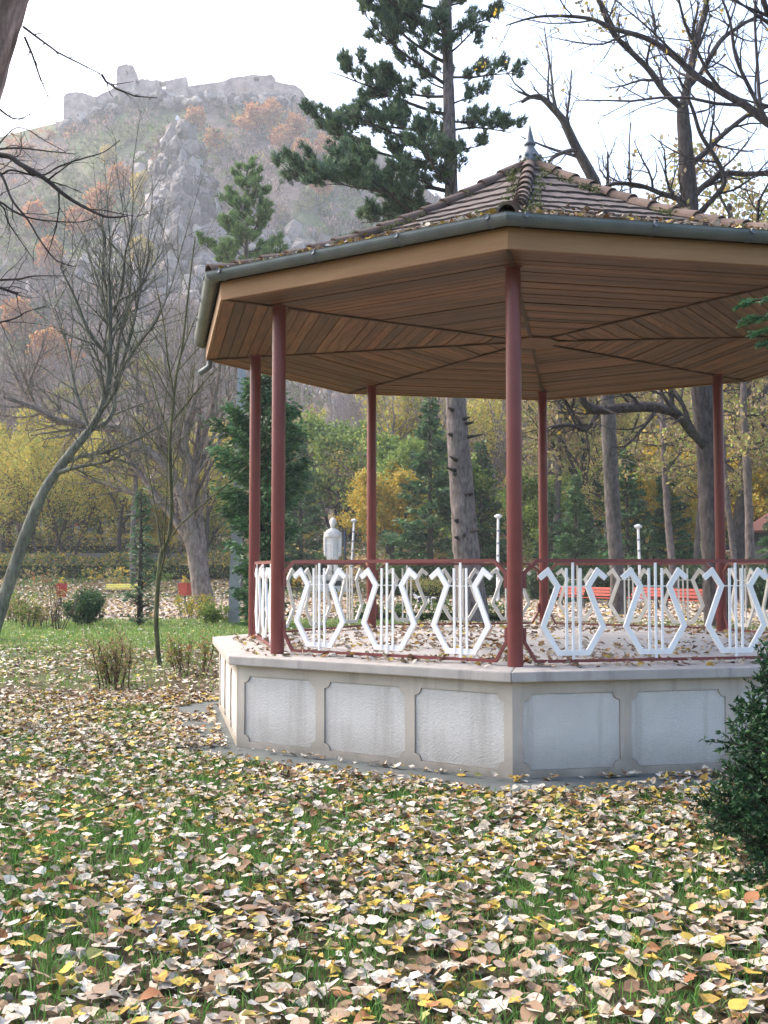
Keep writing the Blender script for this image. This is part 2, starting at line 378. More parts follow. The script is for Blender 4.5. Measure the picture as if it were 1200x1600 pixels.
# ------------------------------------------------------------------ the bandstand
BC = np.array([1.62, 11.71]); PHI = R(-100.505); N8 = 8; CA = math.cos(math.pi / 8)
def ang(k): return PHI - k * math.pi / 4
def corner(k, r): return BC + r * np.array([math.cos(ang(k)), math.sin(ang(k))])
def c3(k, r, z): p = corner(k, r); return np.array([p[0], p[1], z])
def side(k):
    """frame of side k: outward normal, along direction (corner k to k+1)"""
    am = ang(k) - math.pi / 8
    n = np.array([math.cos(am), math.sin(am), 0.]); u = c3(k + 1, 1, 0) - c3(k, 1, 0); u /= np.linalg.norm(u)
    return n, u
BS = thing('bandstand', 'eight-sided open bandstand with brown tiled roof, red posts and white lyre railings', 'bandstand', (BC[0], BC[1], 0))
BS_INV = np.array([BC[0], BC[1], 0])
def bpart(name, mb, m, parent=None, smoothf=False, kind=None, center=None):
    """mesh given in world coordinates, linked as part (or sub-part) of the bandstand with its own origin"""
    par = BS if parent is None else parent
    pw = BS_INV if parent is None else np.array(parent['_w'])
    vs = np.concatenate(mb.v); c = vs.mean(0) if center is None else np.array(center)
    mb.v = [v - c for v in mb.v]
    o = link(name, mb.mesh(name, smoothf), m, par, kind); o.location = tuple(c - pw); o['_w'] = list(c); return o

RW, RP, RF, ZD = 3.5625, 3.152, 3.7527, .826
ZW = .749
# dark concrete apron round the foot
mb = MB(); r0, r1 = 3.4, 4.12
for k in range(8):
    a, b = corner(k, r0), corner(k + 1, r0); c, d = corner(k + 1, r1), corner(k, r1)
    mb.add([(*a, .018), (*b, .018), (*c, .018), (*d, .018), (*c, -.1), (*d, -.1)], f4=[[1, 0, 3, 2], [2, 3, 5, 4]])
link('pavement', mb.mesh('pavement'), M_APRON, kind='structure')
# core of the base
mb = MB(); mb.prism([corner(-k, RW - .02) for k in range(8)], -.05, .735)
core = bpart('base_core', mb, M_ROUGH, center=(BC[0], BC[1], 0))

def notched(m0, m1, z0, z1, rr=.058, n=5):
    pts = []
    for (cx, cz, a0) in ((m0, z0, 90), (m1, z0, 180), (m1, z1, 270), (m0, z1, 360)):
        for i in range(n + 1):
            a = R(a0 - 90 * i / n); pts.append((cx + rr * math.cos(a), cz + rr * math.sin(a)))
    return pts
SIDE_L = 2 * RW * math.sin(math.pi / 8)
PANELS = [(.07, .866), (.955, 1.76), (1.85, 2.64)]
for k in range(8):
    n, u = side(k); A = c3(k, RW, 0)
    if k == 6: PAN = [(.07, .55), (2.18, 2.64)]
    else: PAN = PANELS
    bm = bmesh.new(); loops = []
    def ring(pts):
        vs = [bm.verts.new(tuple(A + u * p[0] + np.array([0, 0, p[1]]))) for p in pts]
        return vs, [bm.edges.new((vs[i], vs[(i + 1) % len(vs)])) for i in range(len(vs))]
    outer, eds = ring([(0, -.03), (SIDE_L, -.03), (SIDE_L, ZW - .002), (0, ZW - .002)]); alle = list(eds)
    for (m0, m1) in PAN:
        vs, e = ring(notched(m0, m1, .075, .652)); loops.append(vs); alle += e
    bmesh.ops.triangle_fill(bm, use_beauty=True, use_dissolve=False, edges=alle)
    for f in bm.faces:
        if f.normal.dot(Vector(n)) < 0: f.normal_flip()
    for vs in loops:
        inn = [bm.verts.new(tuple(np.array(v.co) - n * .022)) for v in vs]
        L = len(vs)
        for i in range(L): bm.faces.new((vs[i], vs[(i + 1) % L], inn[(i + 1) % L], inn[i]))
    off = Vector(A)
    for v in bm.verts: v.co -= off
    me = bpy.data.meshes.new('wall_face'); bm.to_mesh(me); bm.free()
    w = link('wall_face', me, M_BEIGE, BS); w.location = tuple(A - BS_INV); w['_w'] = list(A)
    for (m0, m1) in PAN:
        pts = notched(m0 + .004, m1 - .004, .079, .648)
        cen = A + u * (m0 + m1) / 2 + np.array([0, 0, .36])
        pm = MB(); nn = len(pts)
        V = [A + u * p[0] + np.array([0, 0, p[1]]) - n * .013 for p in pts] + [A + u * p[0] + np.array([0, 0, p[1]]) - n * .03 for p in pts] + [cen - n * .010]
        f3 = [[2 * nn, i, (i + 1) % nn] for i in range(nn)]; f4 = [[i, nn + i, nn + (i + 1) % nn, (i + 1) % nn] for i in range(nn)]
        pm.add(V, f3=f3, f4=f4); bpart('panel', pm, M_ROUGH, w, center=A + u * (m0 + m1) / 2)
# coping slabs, one per side; the front right one stops short with a rounded end
def coping_poly(k):
    n, u = side(k); pts = []
    ro, ri = 3.645, 3.05
    pts.append(corner(k, ri)); 
    pts.append(corner(k, ro)); pts.append(corner(k + 1, ro)); pts.append(corner(k + 1, ri)); return pts
for k in range(8):
    if k == 6: continue
    pts = coping_poly(k); mb = MB()
    if k == 7:
        # side 7 runs from corner 7 (right, out of view) to corner 8 = 0
        n, u = side(7); n2 = n[:2]; u2 = u[:2]
        a0 = corner(7, 3.645); s0 = .66
        arc = [a0 + u2 * (s0 + .10 - .10 * math.cos(t)) - n2 * (.10 - .10 * math.sin(t)) for t in np.linspace(0, math.pi / 2, 6)]
        body = [corner(7, 3.05)] + [a0 + u2 * .0 - n2 * .10] + arc + [corner(8, 3.645), corner(8, 3.05)]
        p = np.array(body); 
        mb.prism(body[::-1], ZW, ZD)
    else: mb.prism(pts[::-1], ZW, ZD)
    o = bpart('coping', mb, M_COPE)
    bv = o.modifiers.new('bevel', 'BEVEL'); bv.width = .012; bv.segments = 2; bv.limit_method = 'ANGLE'; bv.angle_limit = R(40)
mb = MB(); mb.prism([corner(-k, 3.049) for k in range(8)], .70, ZD - .006); bpart('deck', mb, M_CONC)
# steps at the side away from the camera's view, on the right
n, u = side(6); A = c3(6, RW, 0); mid = A + u * SIDE_L / 2
for i in range(4):
    mb = MB(); h = .2 * (4 - i) - .0; d = .30 * (i + 1)
    Mx = np.stack([u, n, np.array([0, 0, 1.])], 1)
    mb.box(mid + n * (d - .15 + .001) + np.array([0, 0, h / 2]), (1.5, .299, h), M=Mx); bpart('step', mb, M_CONC)
# posts
for k in range(8):
    mb = MB(); p = corner(k, RP)
    mb.lathe([(0, 0), (.062, 0), (.0635, .004), (.0635, 3.19), (.062, 3.235), (0, 3.235)], 24, (*p, ZD))
    po = bpart('post', mb, M_RED, smoothf=True, center=(*p, ZD))
    mb = MB(); mb.lathe([(.0637, 0), (.078, 0), (.078, .012), (.0637, .014)], 20, (*p, 4.055 - .022)); bpart('post_collar', mb, M_RED, po, True)

# railings with three lyres each
def flatbar(mb, pts, w, t, O, u, n, closed=False):
    P = np.array(pts, float); m = len(P); d = np.diff(P, axis=0); d /= np.linalg.norm(d, axis=1, keepdims=True)
    L = []; Rr = []
    for i in range(m):
        a = d[max(i - 1, 0)]; b = d[min(i, m - 2)]
        na, nb = np.array([-a[1], a[0]]), np.array([-b[1], b[0]]); q = na + nb; q /= np.linalg.norm(q); q = q / max(q @ na, .4)
        L.append(P[i] + q * w / 2); Rr.append(P[i] - q * w / 2)
    def W(p, o): return O + u * p[0] + np.array([0, 0, p[1]]) + n * o
    V = [W(p, t / 2) for p in L] + [W(p, t / 2) for p in Rr] + [W(p, -t / 2) for p in L] + [W(p, -t / 2) for p in Rr]
    f = []
    for i in range(m - 1):
        f += [[i, i + 1, m + i + 1, m + i], [2 * m + i, 3 * m + i, 3 * m + i + 1, 2 * m + i + 1], [i, 2 * m + i, 2 * m + i + 1, i + 1], [m + i, m + i + 1, 3 * m + i + 1, 3 * m + i]]
    f += [[0, m, 3 * m, 2 * m], [m - 1, 3 * m - 1, 4 * m - 1, 2 * m - 1]]
    mb.add(V, f4=f)
RAIL_L = 2 * RP * math.sin(math.pi / 8)
LYRE = [(-.285, .70), (-.213, .758), (-.130, .635), (-.256, .31), (-.126, .101), (.126, .101), (.256, .31), (.130, .635), (.213, .758), (.285, .70)]
Zv = np.array([0, 0, 1.])
for k in range(8):
    if k == 6: continue
    n, u = side(k); O = c3(k, RP, ZD); mid = O + u * RAIL_L / 2; Lr = RAIL_L
    mb = MB()
    up = [(.078, .62), (.078, .744), (.19, .842), (Lr - .19, .842), (Lr - .078, .744), (Lr - .078, .62)]
    lo = [(.078, .305), (.078, .19), (.172, .036), (Lr - .172, .036), (Lr - .078, .19), (Lr - .078, .305)]
    flatbar(mb, up, .028, .028, O, u, n); flatbar(mb, lo, .024, .024, O, u, n)
    rail = bpart('railing', mb, M_RED, center=O)
    for s in (0, 1):
        for z in (.66, .25):
            t = MB(); m0 = .055 if s == 0 else Lr - .055; t.box(O + u * (m0 + (.004 if s == 0 else -.004)) + Zv * z, (.03, .012, .07), M=np.stack([u, n, Zv], 1)); bpart('bracket', t, M_RED, rail)
    for j, s0 in enumerate((.487, 1.207, 1.927)):
        mb = MB(); Q = O + u * s0
        jit = random.Random(k * 7 + j).uniform(-.01, .01)
        flatbar(mb, [(a + jit, b) for a, b in LYRE], .044, .022, Q, u, n)
        flatbar(mb, [(-.13, .635), (.13, .635)], .009, .008, Q, u, n)
        for ds in (-.058, .058): flatbar(mb, [(ds, .10), (ds + jit * .6, .782)], .019, .012, Q + n * .0145, u, n)
        flatbar(mb, [(0, .049), (0, .827)], .019, .012, Q + n * .0150, u, n)
        bpart('lyre', mb, M_WHITE if k in (0, 1, 7) else M_WHITEREAR, rail, center=Q)

# ceiling of boards running parallel to the eaves
def ceil_z(a): return 4.037 + (3.467 - a) / 3.467 * .066
AF = RF * CA
rngb = random.Random(4)
for k in range(8):
    n, u = side(k); ctr = np.array([BC[0], BC[1], 0]); tan = math.tan(math.pi / 8)
    mb = MB(); a0, a1 = .25, AF - .026
    for s_ in (0,):
        mb.add([ctr + n * a0 - u * a0 * tan + Zv * (ceil_z(a0) + .03), ctr + n * a0 + u * a0 * tan + Zv * (ceil_z(a0) + .03), ctr + n * a1 + u * a1 * tan + Zv * (ceil_z(a1) + .03), ctr + n * a1 - u * a1 * tan + Zv * (ceil_z(a1) + .03)], f4=[[0, 1, 2, 3]])
    sec = bpart('ceiling_panel', mb, M_DARK, center=ctr + n * 1.7 + Zv * 4.06)
    a = .262; wdt = (AF - .030 - a) / 30
    for i in range(30):
        b0, b1 = a + i * wdt + .004, a + (i + 1) * wdt - .004
        dz = rngb.uniform(-.005, .004); V = []
        for zz in (0, .016):
            for (q, sgn) in ((b0, -1), (b0, 1), (b1, 1), (b1, -1)):
                V.append(n * q + u * sgn * (q * tan - .004) + Zv * (ceil_z(q) + zz + dz))
        cen = n * (b0 + b1) / 2 + Zv * ceil_z(b0)
        V = np.array(V) - cen
        # local axes: x along the board
        B = np.stack([u, n, Zv], 1); V = V @ B
        pm = MB(); pm.add(V, f4=[[0, 1, 2, 3], [4, 7, 6, 5], [0, 4, 5, 1], [1, 5, 6, 2], [2, 6, 7, 3], [3, 7, 4, 0]])
        o = link('plank', pm.mesh('plank'), M_PLANK, sec)
        Mw = Matrix([[*B[0], 0], [*B[1], 0], [*B[2], 0], [0, 0, 0, 1]])
        o.matrix_local = Matrix.Translation(Vector(ctr + cen - np.array(sec['_w']))) @ Mw
    mb = MB(); p0, p1 = c3(k, .27 / CA, ceil_z(.27) - .006), c3(k, RF - .05, ceil_z(AF - .05) - .006)
    mb.bar(p0, p1, .03, .018); bpart('ceiling_batten', mb, M_DARKW)
mb = MB(); mb.prism([corner(-k, .30) for k in range(8)], ceil_z(.27) - .022, ceil_z(.27) + .02); bpart('ceiling_rosette', mb, M_PLANK)
# fascia boards and gutters
for k in range(8):
    mb = MB(); V = []
    for z in (4.022, 4.185):
        for r in (RF, RF - .027):
            V += [c3(k, r, z), c3(k + 1, r, z)]
    mb.add(V, f4=[[1, 0, 4, 5], [2, 3, 7, 6], [0, 1, 3, 2], [4, 6, 7, 5], [0, 2, 6, 4], [1, 5, 7, 3]])
    bpart('fascia_board', mb, M_FASCIA)
    mb = MB(); V = []
    for z in (4.187, 4.28):
        for r in (RF - .02, RF - .05): V += [c3(k, r, z), c3(k + 1, r, z)]
    mb.add(V, f4=[[1, 0, 4, 5], [2, 3, 7, 6], [0, 1, 3, 2], [4, 6, 7, 5], [0, 2, 6, 4], [1, 5, 7, 3]]); bpart('eaves_board', mb, M_DARKW)
    gc, gr, gz = AF + .072, .068, 4.252
    prof = [(gc - gr * math.cos(t), gz - gr * math.sin(t) * 1.12) for t in np.linspace(0, math.pi, 13)]
    prof2 = [(gc - (gr - .006) * math.cos(t), gz - (gr - .006) * math.sin(t) * 1.12) for t in np.linspace(math.pi, 0, 13)]
    pr = prof + [(gc + gr + .004, gz + .006), (gc + gr - .01, gz + .004)] + prof2; m = len(pr)
    V = [c3(k, a / CA, z) for a, z in pr] + [c3(k + 1, a / CA, z) for a, z in pr]
    mb = MB(); mb.add(V, f4=[[i, m + i, m + (i + 1) % m, (i + 1) % m] for i in range(m)]); gut = bpart('gutter', mb, M_ZINC, smoothf=False)
    n, u = side(k); L = 2 * gc / CA * math.sin(math.pi / 8)
    for sfr in (.045, .32, .60, .955):
        O = c3(k, gc / CA, 0) + u * L * sfr - n * gc
        ctr = np.array([O[0], O[1], 0]); bmb = MB(); V = []
        tt = np.linspace(.1, math.pi, 11); rr_ = gr + .005
        for ds in (-.014, .014):
            for t in tt: V.append(ctr + n * (gc - rr_ * math.cos(t)) + u * ds + Zv * (gz - rr_ * math.sin(t) * 1.12))
        q = len(tt); bmb.add(V, f4=[[i, i + 1, q + i + 1, q + i] for i in range(q - 1)])
        # the curled end on the rim
        cc = ctr + n * (gc + gr + .004) + Zv * (gz - .012); th = np.linspace(0, 2 * math.pi, 11)[:-1]
        V = [cc + u * .024 * math.cos(a) + Zv * .024 * math.sin(a) for a in th] + [cc + n * .012 + u * .02 * math.cos(a) + Zv * .02 * math.sin(a) for a in th] + [cc + n * .007]
        bmb.add(V, f4=[[i, (i + 1) % 10, 10 + (i + 1) % 10, 10 + i] for i in range(10)], f3=[[10 + i, 10 + (i + 1) % 10, 20] for i in range(10)])
        bpart('gutter_bracket', bmb, M_ZINC2, gut)
# downpipe stub under the left rear corner
mb = MB(); g0 = c3(2, (AF + .072) / CA - .03, 4.2); rd = np.array([math.cos(ang(2)), math.sin(ang(2)), 0])
ub = np.array([1, .1, 0])
mb.tube([g0 + np.array([.09, 0, 0.]), g0 + np.array([.09, 0, -.20]), g0 + np.array([.085, 0, -.25]), g0 + np.array([.04, -.01, -.29]), g0 + np.array([-.03, -.02, -.335])], .034, 10); bpart('downpipe', mb, M_ZINC, smoothf=True)

# roof
ZE, ZT, AE = 4.30, 5.98, AF + .085
def roof_z(a): r = a / CA; return 6.1 - .672 * r + .0485 * r * r      # bell-cast: flatter at the eaves
def roof_s(a): return .672 / CA - .097 * a / CA ** 2
mb = MB(); top = np.array([BC[0], BC[1], ZT - .03])
V = [c3(k, q, roof_z(q * CA) - .03) for q in (AE / CA - .03, 3.1, 2.4, 1.7, 1.0, .4) for k in range(8)] + [np.array([BC[0], BC[1], 6.05])]
mb.add(V, f3=[[40 + (k + 1) % 8, 40 + k, 48] for k in range(8)], f4=[[8 * i + k, 8 * i + 8 + k, 8 * i + 8 + (k + 1) % 8, 8 * i + (k + 1) % 8] for i in range(5) for k in range(8)]); bpart('light_blocking_deck', mb, M_DARK)  # closed dark cone under the tiles, added to block light
SL = math.hypot(AE, ZT - ZE); NR = 13; ROW = SL / NR; TW = .205
unit_ = lambda v: v / np.linalg.norm(v)
rngt = random.Random(9); stuff_t = MB()
roof = None
for k in range(8):
    n, u = side(k); ctr = np.array([BC[0], BC[1], 0]); tan = math.tan(math.pi / 8)
    for i in range(NR):
        a_lo = AE * (1 - i / NR) + .0; a_hi = max(AE * (1 - (i + 1.25) / NR), 0.02)
        sl_ = roof_s((a_lo + a_hi) / 2); nrm = (n * sl_ + Zv) / math.hypot(1, sl_)
        half = a_lo * tan; cnt = int(math.ceil(2 * half / TW)) + 1; off = (i % 2) * TW / 2
        for j in range(-1, cnt + 1):
            x0 = -half - .03 + j * TW - off + .004; x1 = x0 + TW - .008
            l0, l1 = max(x0, -a_lo * tan), min(x1, a_lo * tan); h0, h1 = max(x0, -a_hi * tan), min(x1, a_hi * tan)
            if l1 - l0 < .03: continue
            if h1 - h0 < .01: hm = np.clip((x0 + x1) / 2, -a_hi * tan, a_hi * tan); h0, h1 = hm - .004, hm + .004
            dz = rngt.uniform(-.002, .003); tk = .028; sk = rngt.uniform(-.004, .004)
            def P(a, x, lift): return ctr + n * a + u * x + Zv * roof_z(a) + nrm * lift
            e = .024 if rngt.random() < .95 else .034
            xm = (l0 + l1) / 2
            V = [P(a_lo + sk, l0, e + dz), P(a_lo, xm, e + dz + .005), P(a_lo - sk, l1, e + dz), P(a_hi, h1, -.004 + dz), P(a_hi, (h0 + h1) / 2, .002 + dz), P(a_hi, h0, -.004 + dz)]
            V += [P(a_lo + sk, l0, e + dz - tk), P(a_lo, xm, e + dz + .004 - tk), P(a_lo - sk, l1, e + dz - tk)]
            F4 = [[0, 1, 4, 5], [1, 2, 3, 4], [1, 0, 6, 7], [2, 1, 7, 8]]; F3 = [[0, 5, 6], [2, 8, 3]]
            if k in (0, 7):
                t = MB(); t.add(V, f3=F3, f4=F4); bpart('roof_tile', t, M_TILE)
            else: stuff_t.add(V, f3=F3, f4=F4)
o = bpart('roof_tiles', stuff_t, M_TILE, kind='stuff')
# half-round hip tiles
for k in range(8):
    rs_ = np.linspace(AE / CA + .02, .15, 15); hp = [c3(k, q, roof_z(min(q, AE / CA) * CA) + .012) for q in rs_]
    for i in range(14):
        d = unit_(hp[i + 1] - hp[i]); w = unit_(np.cross(d, Zv)); upv = np.cross(w, d)
        q0 = hp[i] + upv * rngt.uniform(0, .006); q1 = hp[i + 1] + d * .05; t = MB(); V = []
        sh = w * rngt.uniform(-.008, .008)
        for (q, r) in ((q0 + upv * .012 + sh, .078), (q1 + sh, .062)):
            for rr_ in (r, r - .016):
                for a in np.linspace(-.12, math.pi + .12, 9): V.append(q + w * rr_ * math.cos(a) + upv * rr_ * math.sin(a) * .95)
        F = []
        for j in range(8):
            F += [[j, 18 + j, 18 + j + 1, j + 1], [9 + j, 9 + j + 1, 27 + j + 1, 27 + j], [j, j + 1, 9 + j + 1, 9 + j], [18 + j, 27 + j, 27 + j + 1, 18 + j + 1]]
        t.add(V, f4=F); bpart('ridge_tile', t, M_RIDGE)
# zinc finial
mb = MB(); mb.lathe([(.21, 5.86), (.20, 5.94), (.152, 6.03), (.128, 6.10), (.118, 6.16), (.088, 6.21), (.052, 6.265), (.047, 6.29), (.064, 6.296), (.066, 6.312), (.055, 6.325), (.044, 6.36), (.022, 6.45), (.004, 6.535), (0, 6.537)], 20, (*BC, 0))
fin = bpart('finial', mb, M_ZINC2, smoothf=True)
for i in range(8):
    a = i * math.pi / 4 + .3; c = np.array([BC[0] + .116 * math.cos(a), BC[1] + .116 * math.sin(a), 6.155]); o_ = np.array([math.cos(a), math.sin(a), .25]); t = MB()
    t.tube([c - o_ * .01, c + o_ * .014, c + o_ * .02], [.021, .021, .012], 8); bpart('boss', t, M_ZINC2, fin)
# ------------------------------------------------------------------ trees and bushes
def unit(v): return v / max(np.linalg.norm(v), 1e-9)
def branch_pts(rng, p, d, L, n, wob, trop):
    pts = [np.array(p, float)]; d = unit(np.array(d, float)); st = L / n
    for i in range(n):
        d = unit(d + rng.normal(0, wob, 3) + np.array([0, 0, trop]))
        pts.append(pts[-1] + d * st)
    return np.array(pts)
def grow(mb, rng, pts, r, lev, cfg, tips, col, rend=None):
    """a limb along pts, with side limbs down to cfg['max'] levels"""
    n = len(pts); mx = cfg['max']
    re = r * cfg.get('taper', .3) if rend is None else rend
    rad = np.linspace(1, 0, n) ** .8 * (r - re) + re
    k = cfg['k'][min(lev, len(cfg['k']) - 1)]
    if k >= 8:
        tt = np.linspace(0, n - 1, (n - 1) * 5 + 1); fine = np.stack([np.interp(tt, np.arange(n), pts[:, i]) for i in range(3)], 1); k = 14
        w_ = np.array([.25, .5, .25]); fine[1:-1] = fine[:-2] * .25 + fine[1:-1] * .5 + fine[2:] * .25
        mb.tube(fine, np.interp(tt, np.arange(n), rad), k, np.array(col) * rng.uniform(.9, 1.1), cap=False, rough=.16)
    else: mb.tube(pts, rad, k, np.array(col) * rng.uniform(.85, 1.15), cap=False)
    if lev >= cfg.get('leafmin', mx): tips.append(pts)
    if lev >= mx: return
    L = np.linalg.norm(np.diff(pts, axis=0), axis=1).sum()
    cnt = cfg['ch'][lev]; cnt = max(1, int(round(cnt * rng.uniform(.8, 1.2))))
    az = rng.uniform(0, 6.28)
    for i in range(cnt):
        t = cfg['tmin'][lev] + (1 - cfg['tmin'][lev]) * ((i + rng.uniform(.2, .8)) / cnt)
        f = t * (n - 1); j = min(int(f), n - 2); q = pts[j] + (pts[j + 1] - pts[j]) * (f - j)
        d = unit(pts[j + 1] - pts[j]); az += 2.4 + rng.normal(0, .4)
        ref = np.array([0, 0, 1.]) if abs(d[2]) < .9 else np.array([1., 0, 0])
        a = unit(np.cross(d, ref)); b = np.cross(d, a); s = a * math.cos(az) + b * math.sin(az)
        an = R(cfg['ang'][lev]) * rng.uniform(.7, 1.25)
        cd = d * math.cos(an) + s * math.sin(an)
        cl = L * cfg['lr'][lev] * (1.15 - .75 * t) * rng.uniform(.75, 1.25)
        cr = min((rad[j] * cfg['rr'][lev]), cl * .03 + .004)
        cr = max(cr, cfg.get('rmin', .004))
        cp = branch_pts(rng, q, cd, cl, cfg['n'][lev], cfg['wob'][lev], cfg['trop'][lev])
        grow(mb, rng, cp, cr, lev + 1, cfg, tips, col)
def cards(mb, rng, P, size, pal, wts=None, asp=.6, up=0.0, var=.2, svar=.35, axis=None):
    """one small four-cornered leaf at every point of P"""
    P = np.asarray(P, float); N = len(P)
    if N == 0: return
    a = rng.normal(0, 1, (N, 3)); a /= np.linalg.norm(a, axis=1, keepdims=True)
    if axis is not None: a = a * .45 + axis; a /= np.linalg.norm(a, axis=1, keepdims=True)
    q = rng.normal(0, 1, (N, 3)) + np.array([0, 0, up]); b = np.cross(a, q); b /= np.maximum(np.linalg.norm(b, axis=1, keepdims=True), 1e-6)
    nn = np.cross(a, b); s = size * rng.uniform(1 - svar, 1 + svar, (N, 1))
    V = np.stack([P - a * s * .1, P + a * s * .45 + b * s * asp * .5 + nn * s * .08, P + a * s, P + a * s * .45 - b * s * asp * .5 + nn * s * .08], 1).reshape(-1, 3)
    pal = np.array(pal, float); w = np.array(wts, float) / np.sum(wts) if wts is not None else None
    c = pal[rng.choice(len(pal), N, p=w)] * rng.uniform(1 - var, 1 + var, (N, 1))
    mb.add(V, f4=np.arange(4 * N).reshape(-1, 4), c=np.repeat(c, 4, 0))
def along(rng, tips, per, spread):
    """points scattered along and near the twigs"""
    out = []
    for p in tips:
        m = rng.poisson(per)
        if m == 0: continue
        f = rng.uniform(.15, 1, m) * (len(p) - 1); j = np.minimum(f.astype(int), len(p) - 2)
        out.append(p[j] + (p[j + 1] - p[j]) * (f - j)[:, None] + rng.normal(0, spread, (m, 3)))
    return np.concatenate(out) if out else np.zeros((0, 3))

BARK_GREY = (.21, .165, .152); BARK_DARK = (.06, .052, .045); BARK_GREEN = (.085, .095, .05); BARK_BROWN = (.15, .115, .10); BARK_TALL = (.115, .095, .088)
YEL = [(.52, .36, .04), (.60, .43, .07), (.42, .27, .03), (.34, .30, .05)]
GRN = [(.13, .21, .045), (.19, .28, .055), (.26, .32, .07), (.09, .16, .035)]
OCH = [(.27, .25, .09), (.25, .19, .09), (.34, .28, .10), (.20, .23, .08), (.30, .21, .13)]
ORG = [(.42, .17, .05), (.50, .24, .07), (.36, .13, .05), (.45, .28, .10)]
DKG = [(.045, .10, .04), (.065, .135, .05), (.035, .08, .035), (.09, .165, .055)]
PIN = [(.075, .13, .078), (.095, .16, .085), (.06, .105, .065), (.125, .19, .09)]

def deciduous(seed, H, r, cfg, bark, leaf=None, per=0, lsize=.12, spread=.12, stems=1, lean=.1, asp=.75, wts=None):
    rng = np.random.default_rng(seed); tb = MB(); cb = MB(); tips = []
    for s in range(stems):
        az = s * 6.28 / stems + rng.uniform(0, 1); l = lean if stems == 1 else .32 + .1 * rng.random()
        d = np.array([math.cos(az) * l, math.sin(az) * l, 1.])
        p = branch_pts(rng, np.array([math.cos(az), math.sin(az), 0]) * (r * .5 * (stems > 1)) + np.array([0, 0, -.15]), d, H * rng.uniform(.8, 1), 10, .07, .06)
        grow(tb, rng, p, r * (1 if stems == 1 else .7), 0, cfg, tips, bark)
    if leaf is not None:
        P = along(rng, tips, per, spread); cards(cb, rng, P, lsize, leaf, wts, asp)
    return tb.mesh('trunk', True), (cb.mesh('crown') if leaf is not None else None)
C_BARE = dict(max=4, k=[8, 5, 4, 3, 3], ch=[10, 7, 5, 4], tmin=[.3, .2, .15, .15], ang=[48, 45, 42, 40], lr=[.62, .55, .5, .5], rr=[.55, .6, .6, .6], n=[7, 5, 4, 3], wob=[.12, .14, .16, .16], trop=[.10, .06, .04, .02], rmin=.008)
C_LEAFY = dict(max=3, k=[8, 5, 4, 3], ch=[10, 7, 6], tmin=[.28, .2, .15], ang=[52, 48, 45], lr=[.55, .5, .5], rr=[.5, .55, .6], n=[6, 5, 4], wob=[.12, .14, .16], trop=[.06, .03, .0], rmin=.008, leafmin=2)
def conifer(seed, H, Rb, pal, sp=.35, z0=.06, dens=1.0, lsz=.22, droop=-.25, shape=1.0, prof=None):
    rng = np.random.default_rng(seed); tb = MB(); cb = MB()
    tb.tube([[0, 0, -.1], [0, 0, H * .5], [0, 0, H]], [H * .016 + .03, H * .010 + .02, .01], 8, BARK_DARK)
    z = H * z0
    while z < H * .985:
        t = z / H; L0 = Rb * ((1 - t) ** shape * min(1, .55 + t * 4) if prof is None else float(np.interp(t, *prof)))
        for q in range(5):
            az = rng.uniform(0, 6.28); L = L0 * rng.uniform(.65, 1.1) + .1; d = np.array([math.cos(az), math.sin(az), droop + .5 * t])
            p = branch_pts(rng, [0, 0, z + rng.uniform(-.2, .2)], d, L, 5, .06, .07)
            tb.tube(p, np.linspace(.02 + L * .008, .006, 6), 3, BARK_DARK, cap=False)
            m = int(max(6, L * 46 * dens)); f = rng.uniform(.1, 1, m) ** .7 * 5; j = np.minimum(f.astype(int), 4)
            P = p[j] + (p[j + 1] - p[j]) * (f - j)[:, None] + rng.normal(0, 1, (m, 3)) * np.array([.16, .16, .10]) * (.4 + .25 * L)
            out = P * [1, 1, 0]; out /= np.maximum(np.linalg.norm(out, axis=1, keepdims=True), .01)
            cards(cb, rng, P, lsz, np.array(pal) * rng.uniform(.65, 1.45), None, .5, axis=out * .8 + [0, 0, -.15])
        z += sp * (1.1 - .5 * t)
    return tb.mesh('trunk', True), cb.mesh('crown')

PROTO = {}
PROTO['bare'] = [deciduous(s, 12, .26, C_BARE, BARK_GREY, lean=.15, stems=st) for s, st in ((1, 1), (2, 2), (3, 3))]
PROTO['ochre'] = [deciduous(s, 11, .24, C_LEAFY, BARK_DARK, OCH, 9, .22, .30, st) for s, st in ((11, 1), (12, 2))]
PROTO['tallochre'] = [deciduous(s, 22, .4, dict(C_LEAFY, ch=[12, 8, 6]), BARK_DARK, OCH + OCH + YEL[:1], 7, .26, .4, 1) for s in (15, 16)]
GLD = [(.46, .40, .08), (.36, .37, .08), (.28, .33, .07), (.52, .37, .06), (.40, .33, .09)]
PROTO['gold'] = [deciduous(s, 15, .28, dict(C_LEAFY, ch=[11, 8, 6]), BARK_DARK, GLD, 9, .22, .32, st) for s, st in ((17, 1), (18, 2))]
PROTO['yellow'] = [deciduous(s, 9, .2, C_LEAFY, BARK_DARK, YEL + [(.34, .36, .07)], 9, .22, .25, st) for s, st in ((21, 3), (22, 1))]
PROTO['green'] = [deciduous(s, 9, .2, C_LEAFY, BARK_DARK, GRN, 14, .24, .30, st) for s, st in ((31, 1), (32, 2))]
PROTO['dark'] = [conifer(41, 10, 2.6, DKG, .42, .04, 1.3, .24), conifer(42, 8, 2.4, DKG, .38, .03, 1.3, .23)]
PROTO['hillorange'] = [deciduous(s, 9, .2, dict(C_LEAFY, max=2, leafmin=1, ch=[10, 7], k=[5, 3, 3]), BARK_BROWN, ORG, 26, .8, .7) for s in (51, 52)]
PROTO['hillyellow'] = [deciduous(53, 8, .2, dict(C_LEAFY, max=2, leafmin=1, ch=[10, 7], k=[5, 3, 3]), BARK_BROWN, [(.46, .36, .09), (.38, .30, .08), (.50, .40, .12)], 24, .8, .6)]
